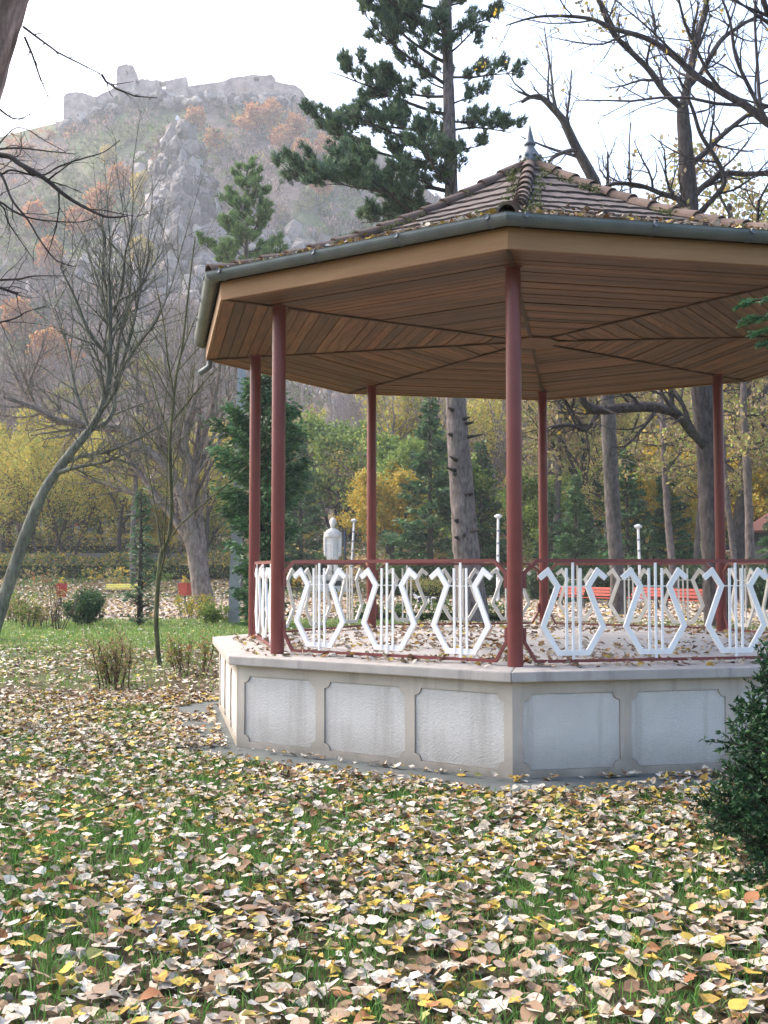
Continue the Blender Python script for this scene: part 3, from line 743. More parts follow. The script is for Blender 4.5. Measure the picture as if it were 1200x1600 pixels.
def tall_trunk(seed, H, r):
    rng = np.random.default_rng(seed); tb = MB(); cb = MB()
    p = branch_pts(rng, [0, 0, -.2], [rng.normal(0, .04), rng.normal(0, .04), 1], H, 12, .02, .05)
    tt = np.linspace(0, 12, 73); tb.tube(np.stack([np.interp(tt, np.arange(13), p[:, i]) for i in range(3)], 1), np.interp(tt, np.arange(13), np.linspace(r, r * .35, 13)), 14, BARK_TALL, rough=.13)
    tips = []
    for i in range(26):
        t = rng.uniform(.35, 1); q = p[int(t * 12)]; az = rng.uniform(0, 6.28)
        L = rng.uniform(1.5, 4.) * (1.2 - .6 * t)
        b = branch_pts(rng, q, [math.cos(az), math.sin(az), .2], L, 6, .12, .03)
        grow(tb, rng, b, .05, 2, dict(C_BARE, max=4), tips, BARK_DARK)
    cards(cb, rng, along(rng, tips, 6, .12), .16, OCH + GRN[2:3], None, .7)
    return tb.mesh('trunk', True), cb.mesh('crown')
PROTO['tall'] = [tall_trunk(61, 17, .25), tall_trunk(62, 16, .20)]

def tree(kind, v, x, y, s, label, group=None, name='tree', rz=None, cat='tree', z=None, sz=None):
    tm, cm = PROTO[kind][v % len(PROTO[kind])]
    zz = (park_z(x, y) if y < 150 else float(hill_z(x, y))) if z is None else z
    o = thing(name, label, cat, (x, y, float(zz)), random.Random(int(x * 31 + y * 17)).uniform(0, 6.28) if rz is None else rz, group, (s, s, s * (sz or 1)))
    link('trunk', tm, M_BARK, o)
    if cm: link('crown', cm, M_CROWN.get(kind, M_FOL), o)
    return o
M_CROWN = {'dark': M_NEED}

# --- the wood behind the walk, kind by kind; each tree a thing
rw = random.Random(77)
WOOD = []
def px2x(px, Y): return (px - 600) / FOC * Y
MARKS = [(40, 'by the left edge'), (110, 'behind the leaning grey tree'), (180, 'left of the kinked sapling'), (300, 'behind the kinked sapling'), (430, 'behind the thuja'), (560, 'behind the statue'), (690, 'left of the pine trunk'), (800, 'right of the pine trunk'), (880, 'near the rear middle post'), (960, 'behind the left red bench'), (1060, 'behind the scuffed lamp post'), (1140, 'behind the dark old tree'), (9999, 'by the right edge')]
def where(px, Y): return next(t for m, t in MARKS if px < m)
def wood(kind, label, spots, group, name='tree', cat='tree', sz=None):
    for i, (px, Y, s) in enumerate(spots):
        tree(kind, i + int(px), px2x(px, Y), Y, s, label + ', ' + where(px, Y), group, name, cat=cat, sz=sz)
def spread(n, px0, px1, y0, y1, s0, s1, seed):
    r = random.Random(seed); out = []
    for i in range(n):
        out.append((px0 + (px1 - px0) * (i + r.uniform(.1, .9)) / n, r.uniform(y0, y1), r.uniform(s0, s1)))
    return out
def lab(kind, group, name, items, cat='tree'):
    """items: (pixel, depth, scale, own label)"""
    for i, (px, Y, s, lb) in enumerate(items): tree(kind, i + int(px), px2x(px, Y), Y, s, lb, group, name, cat=cat)
wood('bare', 'leafless grey-brown tree at the foot of the hill', spread(22, -150, 560, 88, 150, .9, 1.35, 1), 'leafless trees at the foot of the castle hill', 'bare_tree')
wood('bare', 'leafless tree on the brushy hill slope', spread(46, -120, 600, 160, 200, .7, 1.1, 21) + spread(50, -140, 640, 200, 262, .7, 1.1, 22), 'leafless trees on the lower slope of the castle hill', 'bare_tree')
wood('bare', 'leafless tree on the slope seen under the roof', spread(24, 560, 1420, 150, 230, .8, 1.2, 23), 'leafless trees on the slope seen under the roof', 'bare_tree')
wood('bare', 'leafless tree in the wood beyond the railing', spread(16, 500, 1400, 66, 130, .9, 1.3, 2), 'leafless trees seen beyond the far railing', 'bare_tree')
wood('ochre', 'olive-brown leaved tree in the wood under the roof line', spread(16, 450, 1380, 64, 125, .9, 1.4, 3), 'olive-brown trees seen under the bandstand roof', 'ochre_tree')
wood('ochre', 'olive-brown leaved tree in the left wood', spread(8, -120, 360, 85, 125, .7, 1.1, 4), 'olive-brown trees left of the bandstand', 'ochre_tree')
wood('green', 'tree still green in the wood under the roof line', spread(18, 430, 1330, 66, 118, .8, 1.35, 5), 'green trees seen under the bandstand roof', 'green_tree')
wood('green', 'low tree still green in the left wood', spread(10, -100, 340, 84, 120, .55, .85, 6), 'green trees left of the bandstand', 'green_tree')
wood('gold', 'tall golden-green tree in the wood under the roof line', spread(9, 450, 1300, 84, 118, .85, 1.15, 8), 'golden-green trees under the roof line', 'golden_tree')
wood('gold', 'golden-green tree in the left wood', spread(8, -110, 350, 86, 118, .6, .85, 9) + spread(8, -60, 340, 72, 82, .5, .7, 10), 'golden-green trees left of the bandstand', 'golden_tree')
lab('yellow', 'yellow trees left of the bandstand', 'yellow_tree', [(45, 86, 1.0, 'yellow-leaved tree behind the leaning grey tree at the left edge'), (100, 100, 1.3, 'tallest yellow-leaved tree left of the bandstand, above the red bin'), (255, 76, .6, 'small bright yellow tree right behind the kinked sapling'), (2, 104, 1.15, 'yellow-leaved tree cut by the left edge of the photo'), (308, 96, .65, 'small yellow tree behind the stems of the pollarded tree')])
lab('yellow', 'yellow trees beyond the right half of the railing', 'yellow_tree', [(1020, 66, .8, 'yellow-leaved tree behind the scuffed white lamp post'), (1185, 70, 1.0, 'yellow-leaved tree between the last red post and the right edge'), (815, 84, .75, 'yellow-leaved tree just right of the nearest red post'), (1085, 80, 1.15, 'yellow-leaved tree behind the dark old tree on the right')])
lab('dark', 'dark conifers between the rear red posts', 'conifer', [(900, 52, .62, 'low spreading dark conifer right of the rear middle post'), (980, 58, 1.0, 'tallest dark conifer, behind the scuffed white lamp post'), (672, 62, 1.15, 'dark conifer just left of the big pine trunk'), (752, 66, 1.1, 'dark conifer between the big pine trunk and the nearest red post'), (862, 60, .6, 'small dark conifer half hidden by the rear middle post'), (1045, 62, .8, 'dark conifer left of the dark old tree trunk'), (1225, 50, .8, 'dark conifer cut by the right edge beyond the last red post'), (930, 64, .9, 'dark conifer behind the left one of the red benches'), (470, 70, .9, 'dark conifer behind the thuja and left of the statue')])
lab('tall', 'slim tall trunks right of the rear middle post', 'tall_tree', [(1055, 50, .95, 'slim grey trunk just left of the dark old tree'), (1170, 44, 1.0, 'pale grey trunk right of the last red post'), (1153, 54, .9, 'thin trunk touching the left side of the pale grey trunk'), (1084, 58, .85, 'thin pale trunk behind the dark old tree'), (874, 64, 1.0, 'grey trunk right beside the rear middle post'), (938, 60, .7, 'slender dark trunk above the left red bench')])
lab('tall', 'slim tall trunks left of the bandstand', 'tall_tree', [(210, 64, .85, 'straight grey trunk left of the kinked sapling'), (108, 86, .9, 'dark trunk above the red litter bin'), (86, 90, .85, 'dark trunk left of the one above the red litter bin'), (40, 92, .8, 'dark trunk just right of the left edge of the photo'), (17, 94, .8, 'dark trunk at the left edge of the photo')])
tree('tallochre', 0, px2x(1150, 58), 58, 1.0, 'tall olive-leaved tree whose crown shows above the right end of the roof', None, 'ochre_tree')
tree('tallochre', 1, px2x(1245, 64), 64, 1.1, 'tall olive-leaved tree at the right edge above the roof', None, 'ochre_tree')
tree('yellow', 0, px2x(618, 74), 74, .8, 'bright yellow tree with three dark forking stems beside the second rear post', None, 'yellow_tree', rz=1.2)

# --- hill trees in autumn colour
HT = [(150, 300, 1.3, 'largest rusty orange tree left of the crag'), (122, 296, 1.0, 'rusty orange tree beside the largest one left of the crag'), (300, 352, 1.0, 'rusty orange tree just above the white cross'), (395, 352, 1.25, 'big rusty orange tree below the castle bastion'), (420, 356, 1.2, 'rusty orange tree right below the castle bastion'), (462, 350, 1.1, 'rusty orange tree below the right end of the castle'), (470, 336, 1.0, 'rusty orange tree lower down below the right end of the castle'), (510, 345, 1.1, 'rusty orange tree on the skyline beside the black pine'), (70, 268, 1.1, 'orange tree low on the slope at the far left'), (440, 345, .9, 'small rusty orange tree under the castle bastion'), (245, 328, .8, 'small rusty tree left of the white cross'), (495, 318, 1.0, 'rusty tree half hidden by the black pine'), (500, 268, 1.0, 'orange tree seen under the lowest boughs of the black pine'), (75, 215, 1.2, 'orange tree among the leafless trees at the left'), (20, 240, 1.1, 'orange tree near the left edge below the skyline'), (45, 300, 1.0, 'rusty tree near the skyline at the far left'), (330, 340, .9, 'rusty orange tree right of the crag top'), (185, 312, .9, 'rusty tree on the shoulder left of the crag')]
for i, (px, Y, s, lb) in enumerate(HT): tree('hillorange', i, px2x(px, Y), Y, s, lb, 'autumn trees on the castle hill', 'orange_tree')
tree('hillorange', 0, px2x(1185, 120), 120, 1.9, 'rusty orange tree behind the far right end of the bandstand roof', None, 'orange_tree')
for px, Y, s, lb in [(222, 302, 1.25, 'dull yellow tree left of the crag top'), (262, 338, 1.1, 'dull yellow tree above the crag'), (222, 262, 1.0, 'yellow tree at the foot of the crag'), (165, 332, .8, 'small yellow tree high on the left shoulder')]:
    tree('hillyellow', 0, px2x(px, Y), Y, s, lb, 'autumn trees on the castle hill', 'yellow_tree')
# --- broken rock of the crag and the outcrops
ICO_T = (1 + 5 ** .5) / 2
ICO_V = np.array([(-1, ICO_T, 0), (1, ICO_T, 0), (-1, -ICO_T, 0), (1, -ICO_T, 0), (0, -1, ICO_T), (0, 1, ICO_T), (0, -1, -ICO_T), (0, 1, -ICO_T), (ICO_T, 0, -1), (ICO_T, 0, 1), (-ICO_T, 0, -1), (-ICO_T, 0, 1)]) / 1.9
ICO_F = np.array([(0, 11, 5), (0, 5, 1), (0, 1, 7), (0, 7, 10), (0, 10, 11), (1, 5, 9), (5, 11, 4), (11, 10, 2), (10, 7, 6), (7, 1, 8), (3, 9, 4), (3, 4, 2), (3, 2, 6), (3, 6, 8), (3, 8, 9), (4, 9, 5), (2, 4, 11), (6, 2, 10), (8, 6, 7), (9, 8, 1)])
def rocks(mb, rng, P, S):
    for p, s in zip(P, S):
        v = np.sign(ICO_V) * np.abs(ICO_V) ** .5 * (1 + rng.normal(0, .13, (12, 1))); a = rng.uniform(0, 6.28); c, s_ = math.cos(a), math.sin(a)
        v = v * s; v = v @ np.array([[c, -s_, 0], [s_, c, 0], [0, 0, 1]]); t = rng.normal(0, .12); v[:, 0] += v[:, 2] * t
        mb.add(v + p, f3=ICO_F, c=np.array([(.21, .18, .16), (.30, .26, .235), (.13, .115, .105), (.38, .335, .305)][rng.integers(4)]) * rng.uniform(.8, 1.15))
rng = np.random.default_rng(66); mb = MB(); P = []; S = []
for q in range(2600):
    px = rng.normal(280, 24); py = 201 + rng.random() * 175 + abs(px - 283) * .35; 
    if abs(px - 280) > 12 + (py - 198) * .27: continue
    Yc = 286 - (py - 198) * .085 + rng.normal(0, 1.3) + abs(px - 280) * .10 + 5 * (float(fbm(px * .09, py * .02, 3, 8)) - .5); P.append(at(px, py, Yc)); sz = rng.uniform(.5, 1.5) * rng.choice([1, 1, 1, 1.6]); S.append(np.array([sz, sz, sz * rng.uniform(1.0, 2.2)]))
rocks(mb, rng, P, S); link('rock_crag', mb.mesh('rock_crag'), M_HILL, kind='structure')
n = 9000; Yc = rng.uniform(250, 345, n); Xc = rng.uniform(-.40, .2, n) * Yc; k = rng.random(n) < rock_mask(Xc, Yc) * .30; Xc, Yc = Xc[k], Yc[k]; Zc = hill_z(Xc, Yc); mb = MB()
rocks(mb, rng, np.stack([Xc, Yc, Zc], 1), [np.array([1, 1, rng.uniform(.8, 1.8)]) * rng.uniform(.8, 2.4) for _ in Xc]); link('rock_outcrops', mb.mesh('rock_outcrops'), M_HILL, kind='structure')
mb = MB(); P = []; 
for q in range(240): px = rng.uniform(95, 485); P.append(at(px, np.interp(px, [95, 150, 200, 290, 400, 470, 485], [192, 172, 150, 152, 150, 155, 165]) + rng.uniform(0, 12), 372 + rng.normal(0, 1.5)))
rocks(mb, rng, P, [np.array([1.3, 1, rng.uniform(.7, 1.4)]) * rng.uniform(.7, 1.9) for _ in P]); link('castle_rock', mb.mesh('castle_rock'), M_HILL, kind='structure')
# --- brush all over the hill
rng = np.random.default_rng(5); mb = MB()
n = 4300; Yc = rng.uniform(152, 372, n) ** 1.0; rr_ = rng.uniform(-.40, .42, n); Xc = rr_ * Yc
rkm = rock_mask(Xc, Yc); keep = rng.random(n) > rkm * .93; Xc, Yc = Xc[keep], Yc[keep]; Zc = hill_z(Xc, Yc)
kindn = fbm(Xc * .025, Yc * .025, 3, 55) + rng.normal(0, .06, len(Xc))
BR = [(.18, .135, .11), (.24, .18, .145), (.11, .095, .08), (.31, .215, .16)]
for i in range(len(Xc)):
    m = 36; s = rng.uniform(1.5, 3.4); P = rng.normal(0, 1, (m, 3)); P /= np.linalg.norm(P, axis=1, keepdims=True); P *= rng.uniform(.4, 1, (m, 1)) * s * np.array([1, 1, .8]); P += [Xc[i], Yc[i], Zc[i] + s * .75]
    kk = kindn[i]; pal = BR
    px_ = 600 + FOC * Xc[i] / Yc[i]
    if kk > .62 or (60 < px_ < 230 and 258 < Yc[i] < 318 and kk > .42): pal = [(.13, .15, .06), (.17, .19, .08), (.10, .125, .05)]
    elif kk < .39: pal = [(.33, .17, .09), (.28, .15, .09), (.36, .22, .11)]
    elif kk < .43: pal = [(.32, .27, .10), (.27, .22, .09)]
    cards(mb, rng, P, 1.25, np.array(pal) * rng.uniform(.65, 1.35), None, .45, axis=np.array([0, 0, .9]) if pal is BR else None)
link('brush', mb.mesh('brush'), M_FOL, kind='stuff')

mb = MB()
for q in range(230):
    px = rng.normal(280, 34); py = rng.uniform(200, 385); Yc = 284 - (py - 198) * .085 + abs(px - 280) * .10; P0_ = at(px, py, Yc); s_ = rng.uniform(.5, 1.3); P = rng.normal(0, .6, (26, 3)) * s_ + P0_
    cards(mb, rng, P, .8, np.array([BR, GRN, OCH, BR][rng.integers(4)]) * rng.uniform(.5, 1.0), None, .5)
link('crag_scrub', mb.mesh('crag_scrub'), M_FOL, kind='stuff')
# --- the big black pine behind the bandstand
def tuft_mesh(mb, rng, P, D, n=12, ln=.15, w=.012, pal=PIN):
    """needle tufts: n thin blades fanned round direction D at every P"""
    P = np.asarray(P); N = len(P)
    d = np.repeat(D, n, 0) + rng.normal(0, .42, (N * n, 3)); d /= np.linalg.norm(d, axis=1, keepdims=True)
    p = np.repeat(P, n, 0) + rng.normal(0, .02, (N * n, 3)); s = np.cross(d, rng.normal(0, 1, (N * n, 3))); s /= np.linalg.norm(s, axis=1, keepdims=True)
    l = ln * rng.uniform(.7, 1.2, (N * n, 1))
    V = np.stack([p - s * w, p + s * w, p + d * l], 1).reshape(-1, 3)
    c = np.array(pal)[rng.choice(len(pal), N)] * rng.uniform(.75, 1.3, (N, 1)); c = np.repeat(c, n * 3, 0)
    mb.add(V, f3=np.arange(N * n * 3).reshape(-1, 3), c=c)
def pine(name, label, seed, trunkpts, rads, limbs, tufts_per_m, pal, ln=.16, nb=12, w=.014, bark=BARK_BROWN):
    rng = np.random.default_rng(seed); tb = MB(); cb = MB(); tp = np.array(trunkpts); base = tp[0].copy(); base[2] = max(0, base[2])
    zz = tp[:, 2]; fine = np.linspace(zz[0], zz[-1], 18); fp = np.stack([np.interp(fine, zz, tp[:, i]) for i in range(3)], 1); fr = np.interp(fine, zz, rads)
    tt = np.linspace(0, 17, 120); tb.tube(np.stack([np.interp(tt, np.arange(18), (fp - base)[:, i]) for i in range(3)], 1), np.interp(tt, np.arange(18), fr), 16, bark, rough=.12)
    pos = []; dirs = []
    for (z, d, L, trop) in limbs:
        q = np.array([np.interp(z, zz, tp[:, i]) for i in range(3)]) - base
        p = branch_pts(rng, q, d, L, 9, .07, trop); rb = .022 + L * .011
        tb.tube(p, np.linspace(rb, .012, 10), 5, BARK_DARK, cap=False)
        for j in range(int(L * 5.5)):
            t = rng.uniform(.22, 1) ; f = t * 9; i = min(int(f), 8); b0 = p[i] + (p[i + 1] - p[i]) * (f - i)
            dd = unit(p[i + 1] - p[i]); s = unit(np.cross(dd, [0, 0, 1.])) * rng.choice([-1, 1])
            sd = unit(dd * .7 + s * rng.uniform(.3, 1.1) + np.array([0, 0, rng.uniform(0, .5)])); sl = (1.15 - t * .6) * L * .26 * rng.uniform(.5, 1.2) + .25
            sp = branch_pts(rng, b0, sd, sl, 4, .13, .08); tb.tube(sp, np.linspace(.016, .007, 5), 3, BARK_DARK, cap=False)
            m = max(3, int(sl * tufts_per_m)); ff = rng.uniform(.3, 1, m) ** .5 * 4; ii = np.minimum(ff.astype(int), 3)
            P = sp[ii] + (sp[ii + 1] - sp[ii]) * (ff - ii)[:, None] + rng.normal(0, .07, (m, 3))
            pos.append(P); dirs.append(np.tile(sd * .5 + np.array([0, 0, .65]), (m, 1)) + rng.normal(0, .25, (m, 3)))
    tuft_mesh(cb, rng, np.concatenate(pos), np.concatenate(dirs), nb, ln, w, pal)
    o = thing(name, label, 'pine tree', base)
    link('trunk', tb.mesh('trunk', True), M_BARK, o); link('crown', cb.mesh('crown'), M_NEED, o); return o, tb
YP = 32.65
tp = [at(740, 980, YP), at(733, 920, YP), at(724, 800, YP), at(711, 620, YP), at(706, 420, YP), at(705, 290, YP), at(701, 150, YP), at(697, 0, YP), at(694, -160, YP), at(692, -330, YP)]
tp[0][2] = -.2
rads = [.52, .46, .37, .30, .24, .21, .18, .155, .12, .03]
limbs = []
rp = random.Random(8)
def pz(py): return at(700, py, YP)[2]
for (py, L, dx, dy, up, tr) in [(335, 4.6, -1, -.5, .12, -.01), (325, 3.4, -1, .8, .1, 0), (300, 4.9, -1, -.15, .22, .0), (290, 3.0, -.5, -1, .1, 0), (268, 4.6, -1, .3, .25, .01), (250, 3.6, -.9, -.7, .2, .0), (235, 1.2, 1, .5, .1, .04), (212, 3.6, -1, .25, .3, .02), (205, 1.9, 1, -.3, .25, .01), (190, 1.6, 1, .5, .2, .0), (180, 3.9, -1, -.2, .28, .02), (165, 1.2, 1, -.8, .1, .02), (150, 3.0, -1, .6, .35, .02), (135, 3.4, -1, -.4, .35, .03), (120, 2.2, 1, .2, .05, .02), (100, 3.7, -1, .1, .42, .03), (85, 1.5, .8, -.8, .3, .02), (60, 3.2, -1, -.35, .4, .03), (50, 1.7, 1, .1, .35, .03), (35, 2.6, -.7, .9, .4, .03), (20, 3.2, -1, .2, .45, .03), (5, 1.9, 1, -.2, .45, .03), (-20, 2.8, -1, -.3, .5, .03), (-45, 2.2, 1, .3, .5, .03), (-70, 2.5, -1, .3, .5, .03), (-110, 2.0, 1, -.3, .5, .03), (-150, 2.0, -1, 0, .5, .03), (-200, 1.6, .6, .8, .5, .03), (-250, 1.3, -.6, -.8, .6, .03), (355, 3.9, -1, -.9, .0, -.01), (375, 3.2, -1, .2, -.05, -.01)]:
    limbs.append((pz(py), np.array([dx, dy, up]), L, tr))
for i in range(30):
    py = rp.uniform(-200, 330); a = rp.uniform(0, 6.28); limbs.append((pz(py), np.array([math.cos(a), math.sin(a), rp.uniform(.2, .6)]), rp.uniform(.7, 1.7), .04))
pine('black_pine', 'tall dark pine with grey trunk rising behind the bandstand roof', 3, tp, rads, limbs, 25, PIN, .21, 13, .016, (.15, .125, .118))
bp = [o for o in COL.objects if o.name == 'black_pine'][0]; mb = MB(); rk_ = np.random.default_rng(44)
for i in range(15):
    py = rk_.uniform(615, 850); q = at(np.interp(py, [620, 800, 920], [711, 724, 733]), py, YP); a = rk_.uniform(-2.6, -.5); d = np.array([math.cos(a), math.sin(a), .1]); r0 = np.interp(py, [620, 800, 920], [.30, .37, .46]); L = rk_.choice([.12, .16, .25, .5]); q = q - np.array(bp.location)
    mb.tube([q + d * r0 * .8, q + d * (r0 + .03), q + d * (r0 + L)], [.085, .06, .02], 7, (.05, .042, .038))
link('branch_stubs', mb.mesh('branch_stubs'), M_BARK, bp, kind='stuff')
# dead stubs on the pine's lower trunk
# --- the young light green pine on the left
YQ = 62.
tq = [at(374, 905, YQ), at(378, 600, YQ), at(384, 420, YQ), at(386, 255, YQ)]
tq[0][2] = float(park_z(tq[0][0], YQ)) - .2
limbs = []
for i in range(30):
    t = i / 30.; py = 262 + 190 * t; L = .4 + 2.5 * t ** .7; a = i * 2.4
    limbs.append((at(384, py, YQ)[2], np.array([math.cos(a), math.sin(a), .55 - .35 * t]), L * rp.uniform(.8, 1.1), .05))
pine('young_pine', 'slender bright green pine standing left of the bandstand roof', 5, tq, [.3, .22, .15, .03], limbs, 24, [(.12, .20, .07), (.15, .25, .08), (.09, .16, .06), (.19, .29, .10)], .28, 12, .03)

# --- dark thuja beside the utility pole
tm, cm = conifer(71, 6.9, 1.4, [(.045, .11, .045), (.07, .15, .06), (.035, .085, .035), (.10, .19, .065)], .24, .02, 3.0, .13, .12, .62, ([0, .1, .25, .4, .55, .7, .8, .9, 1], [.30, .45, .55, .8, .95, 1.0, .75, .45, .05]))
t = thing('thuja', 'dense dark green conifer standing behind the two left posts of the bandstand', 'tree', (px2x(408, 29.5), 29.5, 0)); link('trunk', tm, M_BARK, t); link('crown', cm, M_NEED, t)

# --- trees drawn limb by limb
def limb_tree(name, label, seed, Y, parts, bark, cfg, leaf=None, per=0, lsize=.1, spread=.1, zroot=None, dy=1.0, cat='tree', shoots=0, slen=2.5):
    """parts: (pixel polyline, depth offset at its end, root radius, end radius, first child level)"""
    rng = np.random.default_rng(seed); tb = MB(); cb = MB(); tips = []
    base = at(*parts[0][0][0], Y); base[2] = float(park_z(base[0], Y)) if zroot is None else zroot
    for (pl, dend, r0, r1, lev) in parts:
        m = len(pl); P = np.array([at(a, b, Y + dend * (i / max(m - 1, 1))) for i, (a, b) in enumerate(pl)])
        # smooth the polyline
        tt = np.linspace(0, m - 1, (m - 1) * 4 + 1); i0 = np.minimum(tt.astype(int), m - 2); f = tt - i0
        pm = P[np.maximum(i0 - 1, 0)]; p0 = P[i0]; p1 = P[i0 + 1]; p2 = P[np.minimum(i0 + 2, m - 1)]; f = f[:, None]
        S = .5 * (2 * p0 + (p1 - pm) * f + (2 * pm - 5 * p0 + 4 * p1 - p2) * f ** 2 + (3 * p0 - pm - 3 * p1 + p2) * f ** 3)
        grow(tb, rng, S - base, r0, lev, cfg, tips, bark, r1)
        if shoots and lev > 0:
            Ls = np.linalg.norm(np.diff(S, axis=0), axis=1).sum()
            for q in range(int(Ls * shoots)):
                b0 = S[rng.integers(len(S) // 4, len(S))] - base; L = slen * rng.uniform(.5, 1.2); sp = branch_pts(rng, b0, [rng.normal(0, .35), rng.normal(0, .35), 1], L, 7, .06, .05)
                grow(tb, rng, sp, .008 + L * .004, 3, dict(cfg, ch=[0, 0, 0, 5, 0]), tips, bark)
    o = thing(name, label, cat, base); link('trunk', tb.mesh('trunk', True), M_BARK, o)
    if leaf is not None:
        cards(cb, rng, along(rng, tips, per, spread), lsize, leaf, None, .8); link('leaves', cb.mesh('leaves'), M_FOL, o, kind='stuff')
    return o
CT = dict(max=4, k=[10, 6, 4, 3, 3], ch=[0, 10, 10, 6], tmin=[.3, .15, .12, .1], ang=[45, 42, 40, 40], lr=[.5, .42, .5, .5], rr=[.5, .45, .55, .6], n=[6, 6, 5, 4], wob=[.1, .12, .13, .14], trop=[.08, .07, .05, .03], rmin=.005, taper=.25)
# leaning smooth-barked tree at the left edge
limb_tree('leaning_tree', 'smooth grey tree leaning right from the left edge of the photo with upright shoots', 101, 24., [
    ([(-22, 1030), (5, 940), (38, 840), (70, 765), (105, 715), (140, 672)], 0, .15, .08, 0),
    ([(140, 672), (158, 638), (168, 600), (171, 560), (172, 500), (170, 430)], -.5, .09, .03, 2),
    ([(140, 672), (165, 660), (178, 636), (180, 590), (184, 540), (200, 480), (205, 420)], .6, .06, .018, 2),
    ([(172, 540), (165, 480), (150, 430), (135, 390)], 1, .05, .01, 2), ([(172, 500), (190, 450), (195, 400), (205, 360)], -1, .045, .01, 2),
    ([(170, 470), (160, 420), (165, 380), (160, 350)], .4, .04, .01, 2), ([(172, 520), (200, 480), (230, 430), (255, 390)], .8, .045, .01, 2),
    ([(172, 560), (140, 520), (115, 460), (95, 420)], -.8, .05, .01, 2), ([(180, 590), (215, 540), (245, 500), (270, 440)], -.8, .04, .01, 2), ([(180, 600), (205, 520), (220, 450), (235, 390)], .3, .045, .01, 2),
    ([(140, 672), (118, 610), (108, 550), (85, 480)], .8, .045, .01, 2),
    ([(104, 722), (130, 712), (165, 706), (205, 690), (250, 665), (275, 640)], -.7, .05, .012, 2)], (.12, .12, .095), CT, shoots=1.8, slen=2.4)
# pollarded multi-stem tree with a long bough to the left
limb_tree('pollarded_tree', 'thick old tree with several stems and a long bough reaching left across the walk', 102, 38., [
    ([(322, 958), (312, 905), (303, 860), (292, 800)], 0, .36, .24, 0), ([(318, 905), (313, 840), (304, 770), (306, 720), (312, 650)], 1, .22, .08, 2),
    ([(292, 800), (278, 760), (255, 725), (225, 700), (190, 668)], -.5, .19, .15, 1), ([(190, 668), (165, 668), (120, 662), (85, 655), (50, 635), (5, 620)], -1, .18, .06, 2),
    ([(85, 655), (45, 625), (25, 590), (12, 555)], 1, .11, .03, 2), ([(60, 640), (45, 605), (60, 560), (72, 520)], -1, .07, .02, 2),
    ([(298, 850), (265, 800), (240, 770), (215, 735), (180, 690), (150, 655)], 1.2, .15, .05, 2), ([(292, 800), (300, 740), (286, 690), (300, 640), (310, 600)], -1, .2, .05, 2),
    ([(270, 760), (255, 690), (230, 630), (200, 570)], .5, .13, .03, 2), ([(306, 720), (325, 660), (340, 600), (345, 540)], -.5, .12, .03, 2), ([(300, 740), (275, 660), (262, 590), (250, 520)], 1, .12, .03, 2), ([(306, 740), (330, 690), (350, 640), (372, 590)], 1.5, .1, .02, 2)], (.19, .16, .14), dict(CT, ch=[0, 10, 10, 6], lr=[.5, .45, .55, .5]), shoots=2.4, slen=3.4)
# thin mossy sapling on the lawn
limb_tree('sapling', 'thin mossy green sapling with a kinked stem growing in the lawn', 103, 17.9, [
    ([(250, 1042), (246, 1010), (244, 960), (248, 900), (252, 865), (264, 840), (268, 790), (266, 730), (266, 680), (270, 640), (275, 590), (285, 540), (293, 470), (300, 410), (305, 370)], 0, .045, .008, 1),
    ([(266, 690), (250, 640), (235, 590), (215, 540), (200, 480)], .6, .018, .005, 2), ([(268, 660), (300, 620), (325, 590), (345, 570)], -.5, .018, .005, 2), ([(266, 720), (240, 690), (215, 660), (190, 640)], .4, .015, .005, 2),
    ([(272, 620), (262, 560), (255, 500), (240, 430)], -.4, .017, .005, 2), ([(280, 560), (300, 510), (318, 470), (335, 440)], .5, .016, .005, 2)], (.085, .09, .045), dict(CT, ch=[0, 12, 6, 4], rmin=.003))
# old tree on the right whose crown stands over the roof
YR = 30.
big = limb_tree('old_tree', 'old dark tree with twisted limbs rising above the right part of the bandstand roof', 104, YR, [
    ([(1122, 985), (1116, 900), (1110, 780), (1104, 680), (1092, 560), (1082, 440), (1078, 335), (1075, 280), (1070, 215), (1067, 170)], 0, .36, .17, 0),
    ([(1067, 170), (1074, 135), (1082, 95), (1092, 50), (1102, 15), (1108, -40)], 1, .14, .06, 1), ([(1067, 170), (1040, 145), (1015, 110), (990, 85), (960, 55), (945, 25), (928, -20)], -1, .11, .05, 1),
    ([(1077, 320), (1095, 295), (1130, 272), (1165, 272), (1205, 272), (1250, 280)], -1, .10, .06, 2), ([(1075, 330), (1062, 312), (1035, 303), (1000, 290), (960, 287), (930, 300)], -1, .10, .04, 2),
    ([(1080, 345), (1110, 315), (1132, 285), (1120, 250), (1095, 210), (1082, 170), (1060, 120)], -1.5, .085, .035, 2), ([(1082, 255), (1105, 235), (1130, 210), (1175, 175), (1205, 165)], 1, .09, .05, 2),
    ([(1095, 115), (1125, 65), (1150, 45), (1175, 30), (1215, 10)], .5, .08, .03, 2), ([(1101, 700), (1095, 690), (1075, 668), (1055, 645), (1020, 636), (980, 637), (935, 640), (912, 628), (905, 600)], -2, .17, .11, 2),
    ([(940, 640), (930, 652), (920, 668), (912, 672), (890, 664), (860, 668), (840, 680)], -2.4, .09, .03, 2), ([(912, 670), (895, 645), (880, 620), (870, 590)], -2, .06, .03, 2), ([(990, 637), (965, 610), (955, 590)], -2, .05, .02, 2)], (.062, .052, .05), dict(CT, ch=[0, 9, 8, 6], rmin=.006, wob=[.14, .2, .2, .2]), YEL[:2] + OCH[:2] + [(.4, .3, .2)], .30, .11, .06)
